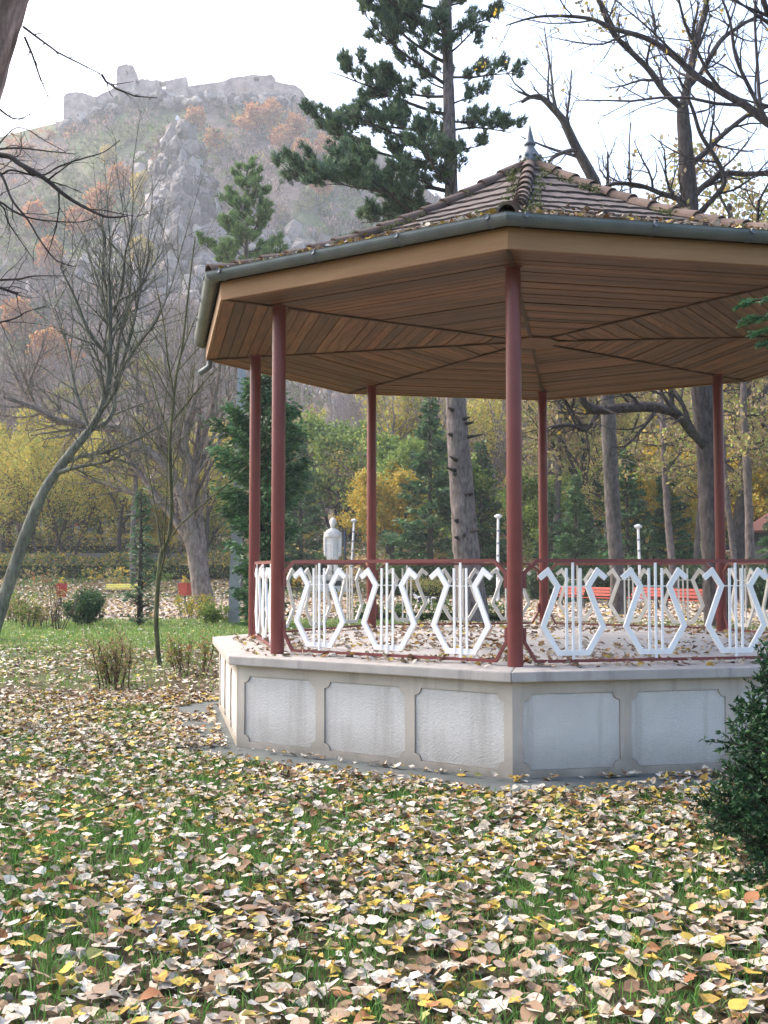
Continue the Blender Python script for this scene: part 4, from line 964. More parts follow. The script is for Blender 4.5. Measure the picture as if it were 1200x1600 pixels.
# a limb crossing the top right corner from a tree standing outside the picture
limb_tree('overhanging_tree', 'tree outside the right edge whose long bare limb crosses the top right of the sky', 105, 24., [
    ([(1420, 1000), (1400, 700), (1370, 480), (1330, 330), (1290, 250)], 0, .30, .17, 0), ([(1290, 250), (1240, 215), (1200, 192), (1165, 165), (1130, 145), (1090, 120), (1050, 85), (1010, 60), (960, 45), (925, 30), (880, 25), (835, 27), (790, 40)], 1, .125, .015, 1), ([(1290, 250), (1265, 150), (1230, 60), (1200, 20), (1185, -30)], -1, .12, .05, 2), ([(1200, 192), (1175, 145), (1150, 90), (1140, 30), (1120, -20)], -1, .06, .02, 2)], (.062, .052, .055), dict(CT, ch=[0, 10, 8, 5], rmin=.005), YEL[:2] + OCH[:2], .25, .10, .06)
# bent tree above the roof ridge
limb_tree('bent_tree', 'bent bare tree leaning left above the roof just right of the finial', 106, 36., [
    ([(968, 960), (958, 800), (950, 640), (945, 480), (938, 350), (930, 285)], 0, .26, .2, 0), ([(930, 285), (912, 252), (900, 230), (886, 200), (878, 185), (860, 165), (845, 152), (828, 152), (815, 160)], -.5, .2, .05, 2),
    ([(905, 240), (895, 235), (875, 240), (862, 248), (855, 258)], -1, .09, .05, 2), ([(866, 170), (862, 120), (855, 75), (850, 40)], .5, .05, .015, 2), ([(884, 195), (890, 150), (893, 110)], 0, .05, .02, 2), ([(945, 480), (980, 380), (985, 300), (983, 230), (986, 190)], 0, .06, .012, 2)], (.085, .075, .07), dict(CT, ch=[0, 9, 7, 4], lr=[.5, .34, .5, .5], rmin=.005))
# bare tree outside the left edge whose lower limbs hang into view
def s8(l, ox=0, oy=0, k=3.2): return [(ox + a / k, oy + b / k) for a, b in l]
limb_tree('hanging_tree', 'leafless tree outside the left edge with drooping dark limbs over the left side', 107, 11., [
    ([(-300, 1180), (-290, 800), (-270, 500), (-240, 300), (-200, 120), (-190, -80), (-170, -300), (-165, -520)], 0, .16, .015, 0),
    ([(-265, 300), (-120, 245), (0, 242)] + s8([(100, 820), (220, 890), (330, 980), (440, 1045), (540, 1085), (640, 1080)]), -.6, .035, .006, 3), ([(-120, 245), (-40, 236)] + s8([(0, 745), (100, 740), (230, 755), (380, 770)]), .3, .016, .004, 3),
    ([(-100, 247), (-40, 262)] + s8([(0, 870), (60, 850), (200, 880), (300, 830), (420, 790), (520, 760), (600, 700)]), .5, .014, .004, 3), ([(-60, 245), (-20, 255)] + s8([(10, 880), (60, 1000), (140, 1100), (200, 1200), (280, 1300), (380, 1335)]), -.4, .016, .004, 3),
    ([(-90, 250), (-40, 300)] + s8([(0, 1010), (60, 1050), (150, 1090), (260, 1105), (400, 1110), (480, 1085)]), .4, .013, .004, 3), (s8([(30, 790), (100, 770), (105, 660)]), 0, .008, .004, 3),
    ([(-10, 236)] + s8([(60, 650), (130, 645), (220, 700), (330, 760)]), .2, .008, .003, 3), ([(-280, 480), (-120, 445), (-40, 440)] + s8([(0, 1400), (100, 1395), (170, 1380), (340, 1380)]), .5, .018, .004, 3),
    ([(-280, 520), (-100, 445), (-20, 447)] + s8([(0, 1440), (90, 1470)]), 0, .02, .012, 3), ([(-280, 620), (-100, 530)] + s8([(50, 1600), (130, 1560), (230, 1530)]), .4, .014, .004, 3), ([(-60, 290)] + s8([(0, 1020), (40, 1110), (100, 1200), (170, 1300)]), .2, .011, .003, 3),
    ([(-250, 180), (-100, 130), (-30, 150), (20, 185), (48, 178)], 0, .02, .004, 3)], (.035, .03, .03), dict(CT, max=5, ch=[0, 6, 5, 7, 4], lr=[.5, .4, .35, .32, .4], tmin=[.3, .15, .12, .1, .1], ang=[45] * 5, rr=[.5, .45, .5, .5, .5], n=[6, 6, 5, 4, 3], k=[10, 6, 4, 4, 3, 3], rmin=.0022, trop=[.0, -.01, -.02, -.02, 0], wob=[.1, .12, .16, .18, .2]), zroot=0)
# leaning pine trunk in the top left corner
rng = np.random.default_rng(108); tb = MB(); e0, e1 = at(52, 0, 6.), at(-2, 185, 6.)
dl = unit(e0 - e1); P0 = e1 - dl * (e1[2] / dl[2]); off = np.array([-.19, 0, 0]); pts = np.array([P0 + off + dl * L for L in np.linspace(-.1, 13, 14)])
# ridged bark rings
k = 40; th = np.arange(k) * 2 * np.pi / k; zz = np.linspace(-.1, 13, 260); V = []
for L in zz:
    c = P0 + off + dl * L; rr0 = .19 * (1 - L / 22)
    rv = rr0 * (1 + .10 * (fbm(th / 6.28 * 11, np.full(k, L * 3.2), 3, 4) - .5) + .10 * (fbm(th / 6.28 * 24, np.full(k, L * 7), 2, 6, True) - .6))
    V.append(c + np.stack([rv * np.cos(th), rv * np.sin(th), 0 * th], 1))
V = np.array(V); ni = len(zz); i = np.arange(ni - 1)[:, None] * k; j = np.arange(k)[None]; j2 = (j + 1) % k
pc = fbm(np.tile(th / 6.28 * 14, ni), np.repeat(zz * 4, k), 3, 9); col = np.array([.15, .10, .085]) + (np.array([.36, .25, .22]) - np.array([.15, .10, .085])) * smooth(.35, .65, pc)[:, None]
base = P0 + off; base[2] = 0
tb.add(V.reshape(-1, 3) - base, f4=np.stack([i + j, i + j2, i + k + j2, i + k + j], -1).reshape(-1, 4), c=col)
o = thing('pine', 'rough reddish pine trunk leaning across the top left corner of the photo', 'tree', base); link('trunk', tb.mesh('trunk', True), M_BARK, o)
tb = MB(); tips = []
for pl, d in (([(36, 42), (60, 60), (90, 82), (130, 102), (160, 117)], -.4), ([(38, 58), (50, 85), (60, 115), (66, 130), (78, 158)], .3), ([(166, 128), (180, 138), (210, 150), (245, 153)], -.45)):
    Pp = np.array([at(a, b, 6. + d * q / 4) for q, (a, b) in enumerate(pl)]) - base
    if pl[0][0] > 100: Pp = np.concatenate([[np.array(at(160, 117, 5.6)) - base], Pp])
    grow(tb, rng, Pp, .009, 3, dict(CT, ch=[0, 0, 0, 6], lr=[.3, .3, .3, .16], rmin=.0016, n=[4] * 4, wob=[.2] * 4), tips, (.06, .05, .045), .003)
link('branch', tb.mesh('branch', True), M_BARK, o)
# bushes -------------------------------------------------------------
def bush(name, label, seed, loc, H, W, nst, pal, lsize, per, cat='bush', bark=BARK_DARK, spread=.03, group=None, lean=.5, asp=.4, cfg=None, crown='crown'):
    rng = np.random.default_rng(seed); tb = MB(); cb = MB(); tips = []
    c = cfg or dict(max=3, k=[5, 4, 3, 3], ch=[7, 6, 5], tmin=[.15, .1, .1], ang=[40, 42, 42], lr=[.5, .5, .5], rr=[.6, .6, .6], n=[5, 4, 4], wob=[.14, .16, .18], trop=[.08, .04, .03], rmin=.0025, leafmin=2)
    for i in range(nst):
        a = rng.uniform(0, 6.28); l = rng.uniform(0, lean); b = rng.uniform(0, W * .4)
        p = branch_pts(rng, [math.cos(a) * b, math.sin(a) * b, -.03], [math.cos(a) * l, math.sin(a) * l, 1], H * rng.uniform(.6, 1.), 6, .08, .04)
        grow(tb, rng, p, .006 + H * .006, 0, c, tips, bark)
    P = along(rng, tips, per, spread); cards(cb, rng, P, lsize, pal, None, asp, var=.3)
    o = thing(name, label, cat, loc, group=group); link('stems', tb.mesh('stems', True), M_BARK, o)
    if per > 0: link(crown, cb.mesh(crown), M_FOL, o)
    return o
# dark evergreen bush at the right edge, near the viewer
def yew(name, label, loc, H, Rb, seed, n, z0=.0):
    rng = np.random.default_rng(seed); tb = MB(); cb = MB(); P = []; D = []
    for i in range(n):
        a = rng.uniform(0, 6.28); z = rng.uniform(.02, 1) ** 1.1 * H * .92; rr0 = Rb * (1 - .70 * (z / H) ** 1.6) * (.82 if z < .12 * H else 1)
        d = np.array([math.cos(a), math.sin(a), rng.uniform(.05, .6)]); L = rr0 * rng.uniform(.70, 1.02)
        p = branch_pts(rng, [0, 0, max(.03, z - .2 * H * .5)], d, L, 6, .08, .03); tb.tube(p, np.linspace(.012, .003, 7), 3, BARK_DARK, cap=False)
        for j in range(int(9 + L * 12)):
            t = rng.uniform(.35, 1); f = t * 6; ii = min(int(f), 5); q = p[ii] + (p[ii + 1] - p[ii]) * (f - ii); dd = unit(unit(p[ii + 1] - p[ii]) + rng.normal(0, .55, 3) + [0, 0, .15])
            sp = branch_pts(rng, q, dd, rng.uniform(.06, .16), 4, .12, .03); tb.tube(sp, np.linspace(.004, .0015, 5), 3, BARK_DARK, cap=False)
            m = rng.integers(14, 26); ff = rng.uniform(0, 1, m) * 4; jj = np.minimum(ff.astype(int), 3)
            P.append(sp[jj] + (sp[jj + 1] - sp[jj]) * (ff - jj)[:, None]); D.append(np.tile(dd, (m, 1)) * .6 + rng.normal(0, .6, (m, 3)))
    P = np.concatenate(P); D = np.concatenate(D); cards(cb, rng, P, .030, [(.018, .055, .022), (.026, .075, .028), (.035, .095, .034), (.014, .04, .018), (.06, .13, .04)], [3, 3, 2, 3, .6], .45, var=.3, axis=D)
    o = thing(name, label, 'bush', loc); link('stems', tb.mesh('stems', True), M_BARK, o); link('crown', cb.mesh('crown'), M_NEED, o); return o
yew('evergreen_bush', 'dark green evergreen bush by the right edge in front of the bandstand base', (2.36, 5.7, 0), 1.30, .74, 201, 330)
# young conifer outside the right edge, one bough pokes into view
rng = np.random.default_rng(202); tb = MB(); cb = MB(); tb.tube([[0, 0, -.1], [0, 0, 4], [0, 0, 7.5]], [.11, .07, .01], 8, BARK_DARK)
bx = np.array([3.55, 5.9, 0.])
for i in range(26):
    z = 1.9 + i * .2; a = rng.uniform(-1.2, 1.2) if i % 2 else rng.uniform(2.2, 4.1); d = np.array([math.cos(a), math.sin(a), .05]); L = (1.35 - .12 * i * .5) * rng.uniform(.7, 1)
    if i in (3, 4, 5, 6):
        tgt = [at(1163, 474, 5.6), at(1158, 503, 5.5), at(1180, 540, 5.65), at(1186, 520, 5.7)][i - 3] - bx; q0 = np.array([0, 0, tgt[2] + .12]); p = np.array([q0 + (tgt - q0) * t + [0, 0, .1 * math.sin(t * 3.1)] for t in np.linspace(0, 1, 8)])
    else: p = branch_pts(rng, [0, 0, z], d, max(L, .4), 7, .05, -.01)
    tb.tube(p, np.linspace(.014, .003, 8), 4, BARK_DARK, cap=False)
    for s_ in range(52):
        t = rng.uniform(.2, 1); f = t * 7; ii = min(int(f), 6); q = p[ii] + (p[ii + 1] - p[ii]) * (f - ii); dd = unit(p[ii + 1] - p[ii]); sd = unit(np.cross(dd, [0, 0, 1])) * rng.choice([-1, 1])
        w_ = unit(dd * .9 + sd * rng.uniform(.2, .9) + [0, 0, rng.uniform(-.3, .12)]); ln = .16 * (1.15 - t * .75); m = 22
        ff = rng.uniform(0, 1, m); P = q + w_ * ln * ff[:, None] + rng.normal(0, .006, (m, 3)); cards(cb, rng, P, .03, [(.03, .085, .04), (.05, .12, .05), (.075, .16, .06)], None, .35, axis=np.tile(w_, (m, 1)))
o = thing('conifer', 'young conifer outside the right edge whose flat green sprays reach into view', 'tree', bx); link('trunk', tb.mesh('trunk', True), M_BARK, o); link('crown', cb.mesh('crown'), M_NEED, o)
# small shrubs on the left lawn and along the walk
TW = dict(max=2, k=[4, 3, 3], ch=[6, 4], tmin=[.15, .2], ang=[28, 32], lr=[.4, .4], rr=[.6, .6], n=[4, 3], wob=[.1, .14], trop=[.08, .05], rmin=.003, leafmin=1)
bush('twiggy_shrub', 'thin twiggy shrub with few brown leaves beside the kinked sapling', 210, (px2x(183, 14.6), 14.6, 0), .78, .5, 16, OCH + GRN[:1], .05, 2.0, bark=(.10, .07, .05), lean=.3, cfg=TW)
bush('twiggy_shrub', 'sparse yellowing shrub between the sapling and the bandstand base', 211, (px2x(292, 16.4), 16.4, 0), .65, .9, 9, GRN[1:3] + OCH + GRN[:2] + [(.3, .12, .05)], .06, 3.0, bark=(.10, .07, .05), lean=.5, cfg=TW)
for i, (px, py, H, W, n_, pal, per, lb) in enumerate([(132, 978, .95, .7, 22, DKG, 9, 'small round green bush at the edge of the walk left of the sapling'), (97, 985, 1.35, .4, 8, OCH, .5, 'bare spindly shrub in front of the left red bin'), (22, 975, 1.0, .9, 10, OCH + GRN, 2.5, 'leafy twig shrub at the foot of the leaning grey tree'), (48, 982, .9, .6, 9, GRN + OCH, 2.5, 'low straggling shrub just right of the leaning grey tree'), (72, 980, .75, .6, 8, OCH, 1.5, 'thin brown shrub between two straggling shrubs left of the round bush'), (155, 972, .8, .5, 7, OCH, .8, 'thin bare shrub right of the small round green bush'), (300, 968, .85, 1.2, 12, GRN + YEL, 3, 'green and yellow shrub at the foot of the pollarded tree'), (338, 976, .7, .8, 10, GRN, 4, 'low green shrub by the concrete pole')]):
    Y = HC * FOC / (py - 889.) if py > 930 else 30; bush('shrub', lb, 220 + i, (px2x(px, Y), Y, 0), H, W, n_, pal, .09, per, cfg=TW, lean=.5, spread=.05)
tm, cm = conifer(75, 3.9, .50, [(.07, .13, .065), (.09, .16, .07), (.06, .11, .06)], .20, .0, .55, .12, .3, .8)
t = thing('young_conifer', 'slim young feathery conifer on the edge of the walk before the yellow bench', 'tree', (px2x(220, 30.5), 30.5, 0)); link('trunk', tm, M_BARK, t); link('crown', cm, M_NEED, t)
# clipped hedges
def hedge(label, a, b, w, h, pal, seed, wts=None, n=260):
    a = np.array(a, float); b = np.array(b, float); d = b - a; L = np.linalg.norm(d); d = d / L; nn = np.array([-d[1], d[0]]); rng = np.random.default_rng(seed); mb = MB(); cb = MB()
    mid = (a + b) / 2; zb = float(park_z(*mid))
    mb.box((0, 0, h * .3), (L - .2, w - .35, h * .6), (.02, .03, .012), np.stack([np.array([d[0], d[1], 0]), np.array([nn[0], nn[1], 0]), np.array([0, 0, 1.])], 1))
    N = int(n * .8 * (L * h * 2 + L * w)); l = rng.uniform(-L / 2, L / 2, N); f = rng.random(N); top = f < w / (w + 2 * h)
    hv = h * (.72 + .5 * fbm(l * .45 + seed, l * 0 + 2, 3, seed)); q = np.where(top, rng.uniform(-w / 2, w / 2, N), np.sign(rng.random(N) - .5) * w / 2 * rng.uniform(.75, 1.15, N)); z = np.where(top, hv, rng.uniform(0, 1, N) * hv)
    P = np.stack([d[0] * l + nn[0] * q, d[1] * l + nn[1] * q, z], 1) + rng.normal(0, .10, (N, 3)); P[:, 2] = np.abs(P[:, 2])
    cards(cb, rng, P, .10 if n > 150 else .17, pal, wts, .6, var=.35)
    o = thing('hedge', label, 'hedge', (mid[0], mid[1], zb)); link('stems', mb.mesh('stems'), M_BARK, o); link('leaves', cb.mesh('leaves'), M_FOL, o, kind='stuff')
HG = [(.05, .10, .03), (.07, .14, .04), (.10, .16, .04)]
hedge('low clipped green hedge close behind the bandstand platform', (-1.0, 33.5), (3.9, 33.0), .7, .42, HG, 301)
hedge('squared yellow-green hedge block behind the dog', (1.1, 50.5), (2.95, 50.2), 1.2, 1.05, [(.14, .18, .05), (.24, .24, .06), (.18, .14, .06)], 302)
hedge('long clipped hedge crossing behind the dog and the pine trunk', (-.6, 61.5), (7.0, 61.), 1.2, 1.5, HG, 303, n=130)
hedge('long dark hedge behind the yellow bench', (-30., 71.), (-9, 70.), 1.4, 1.35, HG + OCH[:2] + YEL[:1], 304, n=110)
hedge('long hedge behind the statue', (-8.6, 70.5), (-2.6, 70.), 1.2, 1.3, HG + OCH[:1], 305, n=120)
hedge('yellowing upper hedge on the terrace left of the bandstand', (-38, 84), (-14, 83), 1.6, 1.7, HG[:2] + YEL[:2] + OCH[:2], 306, n=70)
hedge('dark hedge behind the red benches', (7.5, 56.), (22., 54.), 1.6, 1.9, [(.03, .065, .025), (.04, .085, .03), (.06, .11, .04)], 307, n=90)
hedge('green hedge right of the bandstand beyond the last post', (14.5, 43.), (19., 42.), 1.4, 1.6, [(.03, .065, .025), (.04, .085, .03)], 308, n=120)
hedge('yellow-flecked bed hedge left of the statue', (-7.6, 64.5), (-4.9, 64.), 1.1, .8, HG[:1] + YEL[:2] + ORG[:1], 309, n=130)

# undergrowth on the park slope
rng = np.random.default_rng(312); mb = MB()
for i in range(700):
    Y = rng.uniform(66, 145); x = rng.uniform(-.5, .5) * Y; s = rng.uniform(.4, 1.1); m = 60; P = rng.normal(0, 1, (m, 3)); P /= np.linalg.norm(P, axis=1, keepdims=True); P *= rng.uniform(.4, 1, (m, 1)) * s; P[:, 2] = np.abs(P[:, 2]) * 1.2; P += [x, Y, float(park_z(x, Y))]
    pal = [GRN, GRN, DKG, OCH, YEL[:2] + GRN[2:3], OCH + ORG[:1]][rng.integers(6)]; cards(mb, rng, P, .22, np.array(pal) * rng.uniform(.7, 1.2), None, .7)
link('undergrowth', mb.mesh('undergrowth'), M_FOL, kind='stuff')
# ------------------------------------------------------------------ castle, monument, furniture, figures
def jag(pts, rng, amp, n=6):
    out = []
    for (a, b) in zip(pts[:-1], pts[1:]):
        for i in range(n):
            f = i / n; out.append((a[0] + (b[0] - a[0]) * f, a[1] + (b[1] - a[1]) * f + rng.uniform(-amp, amp)))
    out.append(pts[-1]); return out
CY = 374.
cas = thing('castle_ruin', 'pale ruined castle walls and broken tower along the hilltop', 'castle', at(290, 165, CY))
CO = np.array(cas.location)
rc = random.Random(6)
def ruin(name, top, ybot, dY, depth, n=6, amp=1.2, holes=()):
    """a wall standing on the ridge: its broken top line, its foot, its thickness; holes leave real openings"""
    t = jag(top, rc, amp, n); mb = MB(); xs = sorted(set([p[0] for p in t] + [h[0] for h in holes] + [h[1] for h in holes]))
    ty = lambda x: float(np.interp(x, [p[0] for p in t], [p[1] for p in t]))
    Yf = CY + dY
    def blk(xa, xb, ya0, yb0, ya1, yb1):
        V = []
        for yy in (Yf, Yf + depth):
            for (x, y) in ((xa, ya1), (xb, yb1), (xb, yb0), (xa, ya0)):
                p = at(x, y, Yf); V.append([p[0] * 1.0, yy, p[2]])
        V = np.array(V) - CO; mb.add(V, f4=[[0, 1, 2, 3], [5, 4, 7, 6], [4, 0, 3, 7], [1, 5, 6, 2], [3, 2, 6, 7], [4, 5, 1, 0]])
    for xa, xb in zip(xs[:-1], xs[1:]):
        hh = [h for h in holes if h[0] <= xa and xb <= h[1]]
        if hh: h = hh[0]; blk(xa, xb, ty(xa), ty(xb), h[2], h[2]); blk(xa, xb, h[3], h[3], ybot, ybot)
        else: blk(xa, xb, ty(xa), ty(xb), ybot, ybot)
    link(name, mb.mesh(name), M_CASTLE, cas)
ruin('wall', [(99, 150), (106, 145), (118, 143), (135, 146), (143, 149), (150, 152)], 205, -3, 10)
ruin('wall', [(143, 153), (160, 146), (172, 140), (184, 132)], 205, -1, 4, 4)
ruin('tower', [(182, 106), (186, 103), (196, 100), (203, 101), (208, 103), (210, 112)], 170, 0, 7, 3, 1.5, [(197, 200, 112, 118)])
ruin('wall', [(209, 124), (220, 123), (230, 124), (238, 126), (247, 124)], 172, 2, 3, 3, 1, [(211, 217, 126, 135)])
ruin('wall', [(247, 127), (262, 126), (275, 122), (291, 119), (292, 124)], 175, 4, 3, 4, 1, [(251, 259, 130, 139)])
ruin('wall', [(292, 135), (320, 131), (350, 127), (362, 121), (386, 118)], 178, 6, 4, 5, .8)
ruin('bastion', [(386, 118), (390, 117), (410, 118), (425, 116), (430, 122)], 180, 1, 11, 3, 1, [(396, 405, 121, 127)])
ruin('wall', [(428, 126), (440, 130), (455, 131), (466, 137), (474, 143), (480, 160)], 190, -1, 9, 3, 1.5)
p = at(277, 196, 287.); zc = float(hill_z(p[0], p[1])); 
mo = thing('monument', 'small white cross on the rocky crag below the castle', 'monument', (p[0], p[1], p[2] - 1.2))
mb = MB(); mb.box((0, 0, .6), (3.2, 3, 1.6)); mb.box((0, 0, -1.5), (2.4, 2.4, 3)); link('base', mb.mesh('base'), M_STONE, mo)
mb = MB(); mb.box((0, 0, 2.6), (.55, .4, 2.6)); mb.box((0, 0.003, 3.1), (1.1, .38, .4)); link('cross', mb.mesh('cross'), M_WHITE, mo)

# walls on the terraces, hut
def wall(name, label, a, b, h, t, m, z=None):
    a = np.array(a, float); b = np.array(b, float); d = b - a; L = np.linalg.norm(d); d /= L; mid = (a + b) / 2; zb = float(park_z(*mid)) if z is None else z
    o = thing(name, label, 'wall', (*mid, zb), math.atan2(d[1], d[0])); mb = MB(); mb.box((0, 0, h / 2 - .3), (L, t, h + .6)); link('masonry', mb.mesh('masonry'), m, o)
    mb = MB(); mb.box((0, 0, h + .06), (L + .1, t + .12, .1)); link('capping', mb.mesh('capping'), m, o); return o
wall('garden_wall', 'long grey wall at the top of the park slope left of the bandstand', (-62, 124), (-20, 122), 2.3, .4, M_GREYW)
wall('retaining_wall', 'low dark retaining wall between two hedges left of the bandstand', (-34, 81.5), (-13, 80.5), .55, .4, M_GREYW)
hut = thing('hut', 'small hut with a red-brown roof at the right edge behind the trees', 'hut', (24.2, 62, float(park_z(24.2, 62))))
mb = MB(); mb.box((0, 0, 1.9), (4.6, 4, 3.8)); link('wall', mb.mesh('wall'), M_GREYW, hut)
mb = MB(); mb.add([[-2.9, -2.5, 3.6], [2.9, -2.5, 3.6], [2.9, 2.5, 3.6], [-2.9, 2.5, 3.6], [-1.5, 0, 5.0], [1.5, 0, 5.0], [-2.9, -2.5, 3.5], [2.9, -2.5, 3.5], [2.9, 2.5, 3.5], [-2.9, 2.5, 3.5]], f4=[[0, 1, 5, 4], [2, 3, 4, 5], [0, 6, 7, 1], [1, 7, 8, 2], [2, 8, 9, 3], [3, 9, 6, 0], [9, 8, 7, 6]], f3=[[1, 2, 5], [3, 0, 4]]); link('roof', mb.mesh('roof'), M_RED, hut)
mb = MB(); mb.box((-.8, -2.01, 1.05), (.9, .06, 2.1)); link('door', mb.mesh('door'), M_DARKW, hut)

# benches
def bench(label, x, y, rz, m, leg_m, W=1.75, group=None, z=None, back=3):
    o = thing('park_bench', label, 'bench', (x, y, float(park_z(x, y)) if z is None else z), rz, group)
    for i in range(4):
        mb = MB(); mb.box((0, -.06 + .115 * i - .13, .445), (W, .095, .035)); link('slat', mb.mesh('slat'), m, o)
    for i in range(back):
        mb = MB(); a = .18; mb.box((0, .28 + .05 * i, .56 + .125 * i), (W, .03, .10), M=np.array([[1, 0, 0], [0, math.cos(a), math.sin(a)], [0, -math.sin(a), math.cos(a)]])); link('slat', mb.mesh('slat'), m, o)
    for sx in (-1, 1):
        mb = MB(); X = sx * W * .4; mb.bar((X, -.2, 0), (X, -.16, .43), .05, .06); mb.bar((X, .34, 0), (X, .24, .43), .05, .06); mb.bar((X, -.22, .41), (X, .27, .41), .045, .035); mb.bar((X, .25, .40), (X, .43, .92), .045, .04); link('leg', mb.mesh('leg'), leg_m, o)
    return o
bench('yellow slatted bench with pale legs beyond the walk on the left', px2x(191, 63), 63, 0.0, M_YELB, M_POLE, 1.95, z=0.0, back=2)
bench('red bench just right of the rear middle post', px2x(884, 46), 46, -1.1, M_REDB, M_BLACK)
bench('red bench left of the white lamp post with scuffed paint', px2x(936, 43.5), 43.5, -1.0, M_REDB, M_BLACK)
bench('red bench directly behind the white lamp post with scuffed paint', px2x(1003, 42.8), 43.2, -1.1, M_REDB, M_BLACK)
bench('red bench farthest right behind the railing, set at a steep angle', px2x(1072, 40), 40, -.95, M_REDB, M_BLACK, 2.0)
bench('small orange bench by the hedge left of the big pine trunk', px2x(697, 71), 71, 1.1, M_ORANGEB, M_BLACK, 1.3)
# litter bins
def litter_bin(label, x, y, rz):
    o = thing('litter_bin', label, 'litter bin', (x, y, float(park_z(x, y))), rz, None)
    mb = MB(); a = .19; mb.add([[-a, -a, .45], [a, -a, .45], [a, a, .45], [-a, a, .45], [-.24, -.24, 1.0], [.24, -.24, 1.0], [.24, .24, 1.0], [-.24, .24, 1.0], [-.21, -.21, 1.0], [.21, -.21, 1.0], [.21, .21, 1.0], [-.21, .21, 1.0], [-.19, -.19, .9], [.19, -.19, .9], [.19, .19, .9], [-.19, .19, .9]], f4=[[3, 2, 1, 0], [0, 1, 5, 4], [1, 2, 6, 5], [2, 3, 7, 6], [3, 0, 4, 7], [4, 5, 9, 8], [5, 6, 10, 9], [6, 7, 11, 10], [7, 4, 8, 11], [8, 9, 13, 12], [9, 10, 14, 13], [10, 11, 15, 14], [11, 8, 12, 15], [12, 13, 14, 15]]); link('basket', mb.mesh('basket'), M_REDB, o)
    mb = MB(); mb.tube([[0, 0, -.05], [0, 0, .46]], .035, 8); link('post', mb.mesh('post'), M_BLACK, o)
    rng = np.random.default_rng(3); mb = MB(); P = rng.uniform(-.16, .16, (30, 3)) + [0, 0, 1.08]; cards(mb, rng, P, .14, OCH + YEL, None, .7); link('rubbish', mb.mesh('rubbish'), M_FOL, o, kind='stuff')
litter_bin('red litter bin on a post left of the yellow bench', px2x(97, 45), 45, .3)
litter_bin('red litter bin beside the foot of the pollarded tree', px2x(290, 47), 47, -.4)
# lamp posts
def lamp(label, px, Y, ztop, lean=0):
    x = px2x(px, Y); zb = float(park_z(x, Y)); o = thing('lamp_post', label, 'lamp post', (x, Y, zb)); H = ztop - zb
    mb = MB(); mb.tube([[0, 0, 0], [lean * .15, 0, .15 * H], [lean * .16, 0, .16 * H], [lean, 0, H]], [.10, .10, .075, .06], 10); link('post', mb.mesh('post'), M_WHITE, o)
    for zz in (.3, .55, .7, .85):
        mb = MB(); mb.lathe([(.07, -.05), (.082, -.04), (.082, .04), (.07, .05)], 10, (lean * zz, 0, H * zz)); link('band', mb.mesh('band'), M_POLE, o)
    mb = MB(); mb.lathe([(.06, 0), (.16, .06), (.20, .12), (.20, .15), (.08, .22), (0, .24)], 12, (lean, 0, H - .02)); link('lamp_head', mb.mesh('lamp_head', True), M_LAMPGLASS, o)
lamp('slim white lamp post just right of the statue', 548, 66, at(549, 816, 66)[2], .2)
lamp('slim white lamp post left of the nearest red post', 777, 54, at(778, 810, 54)[2], .05)
lamp('white lamp post with dark scuffs among the red benches', 1000, 51.5, at(997, 826, 51.5)[2], -.08)
lamp('white lamp post half hidden by the leaning tree at the left edge', 48, 96, at(50, 780, 96)[2], 0)
# utility pole in front of the thuja
b = at(365, 974, 31.2); o = thing('utility_pole', 'square grey concrete pole standing left of the thuja', 'pole', (b[0], 31.2, 0))
mb = MB(); d = at(378, 520, 31.2) - b; zt = at(378, 480, 31.2)[2]; mb.add([[s * .155 + 0, t * .155, -.1] for s, t in ((-1, -1), (1, -1), (1, 1), (-1, 1))] + [[s * .10 + .24, t * .10, zt] for s, t in ((-1, -1), (1, -1), (1, 1), (-1, 1))], f4=[[0, 1, 5, 4], [1, 2, 6, 5], [2, 3, 7, 6], [3, 0, 4, 7], [4, 5, 6, 7]]); link('shaft', mb.mesh('shaft'), M_POLE, o)
mb = MB(); mb.bar((-.35, 0, zt - .4), (.85, 0, zt - .4), .08, .08); link('crossarm', mb.mesh('crossarm'), M_BLACK, o)
# black bowl on a stem, blue post
o = thing('planter', 'black iron bowl on a stem left of the statue', 'planter', (px2x(464, 57), 57, 0)); mb = MB(); mb.lathe([(0, .50), (.12, .48), (.20, .56), (.21, .60), (.17, .60), (0, .56)], 12); link('bowl', mb.mesh('bowl', True), M_BLACK, o); mb = MB(); mb.lathe([(0, 0), (.12, 0), (.11, .04), (.035, .07), (.035, .49), (0, .49)], 10); link('stem', mb.mesh('stem', True), M_BLACK, o)
o = thing('post', 'thin blue post behind the white lamp post by the statue', 'post', (px2x(539, 80), 80, float(park_z(0, 80)))); mb = MB(); mb.tube([[0, 0, -.1], [0, 0, 2.3]], .07, 8); link('shaft', mb.mesh('shaft'), M_BLUEP, o); mb = MB(); mb.lathe([(.07, 2.3), (.09, 2.32), (.07, 2.38), (0, 2.4)], 8); link('cap', mb.mesh('cap'), M_BLUEP, o)

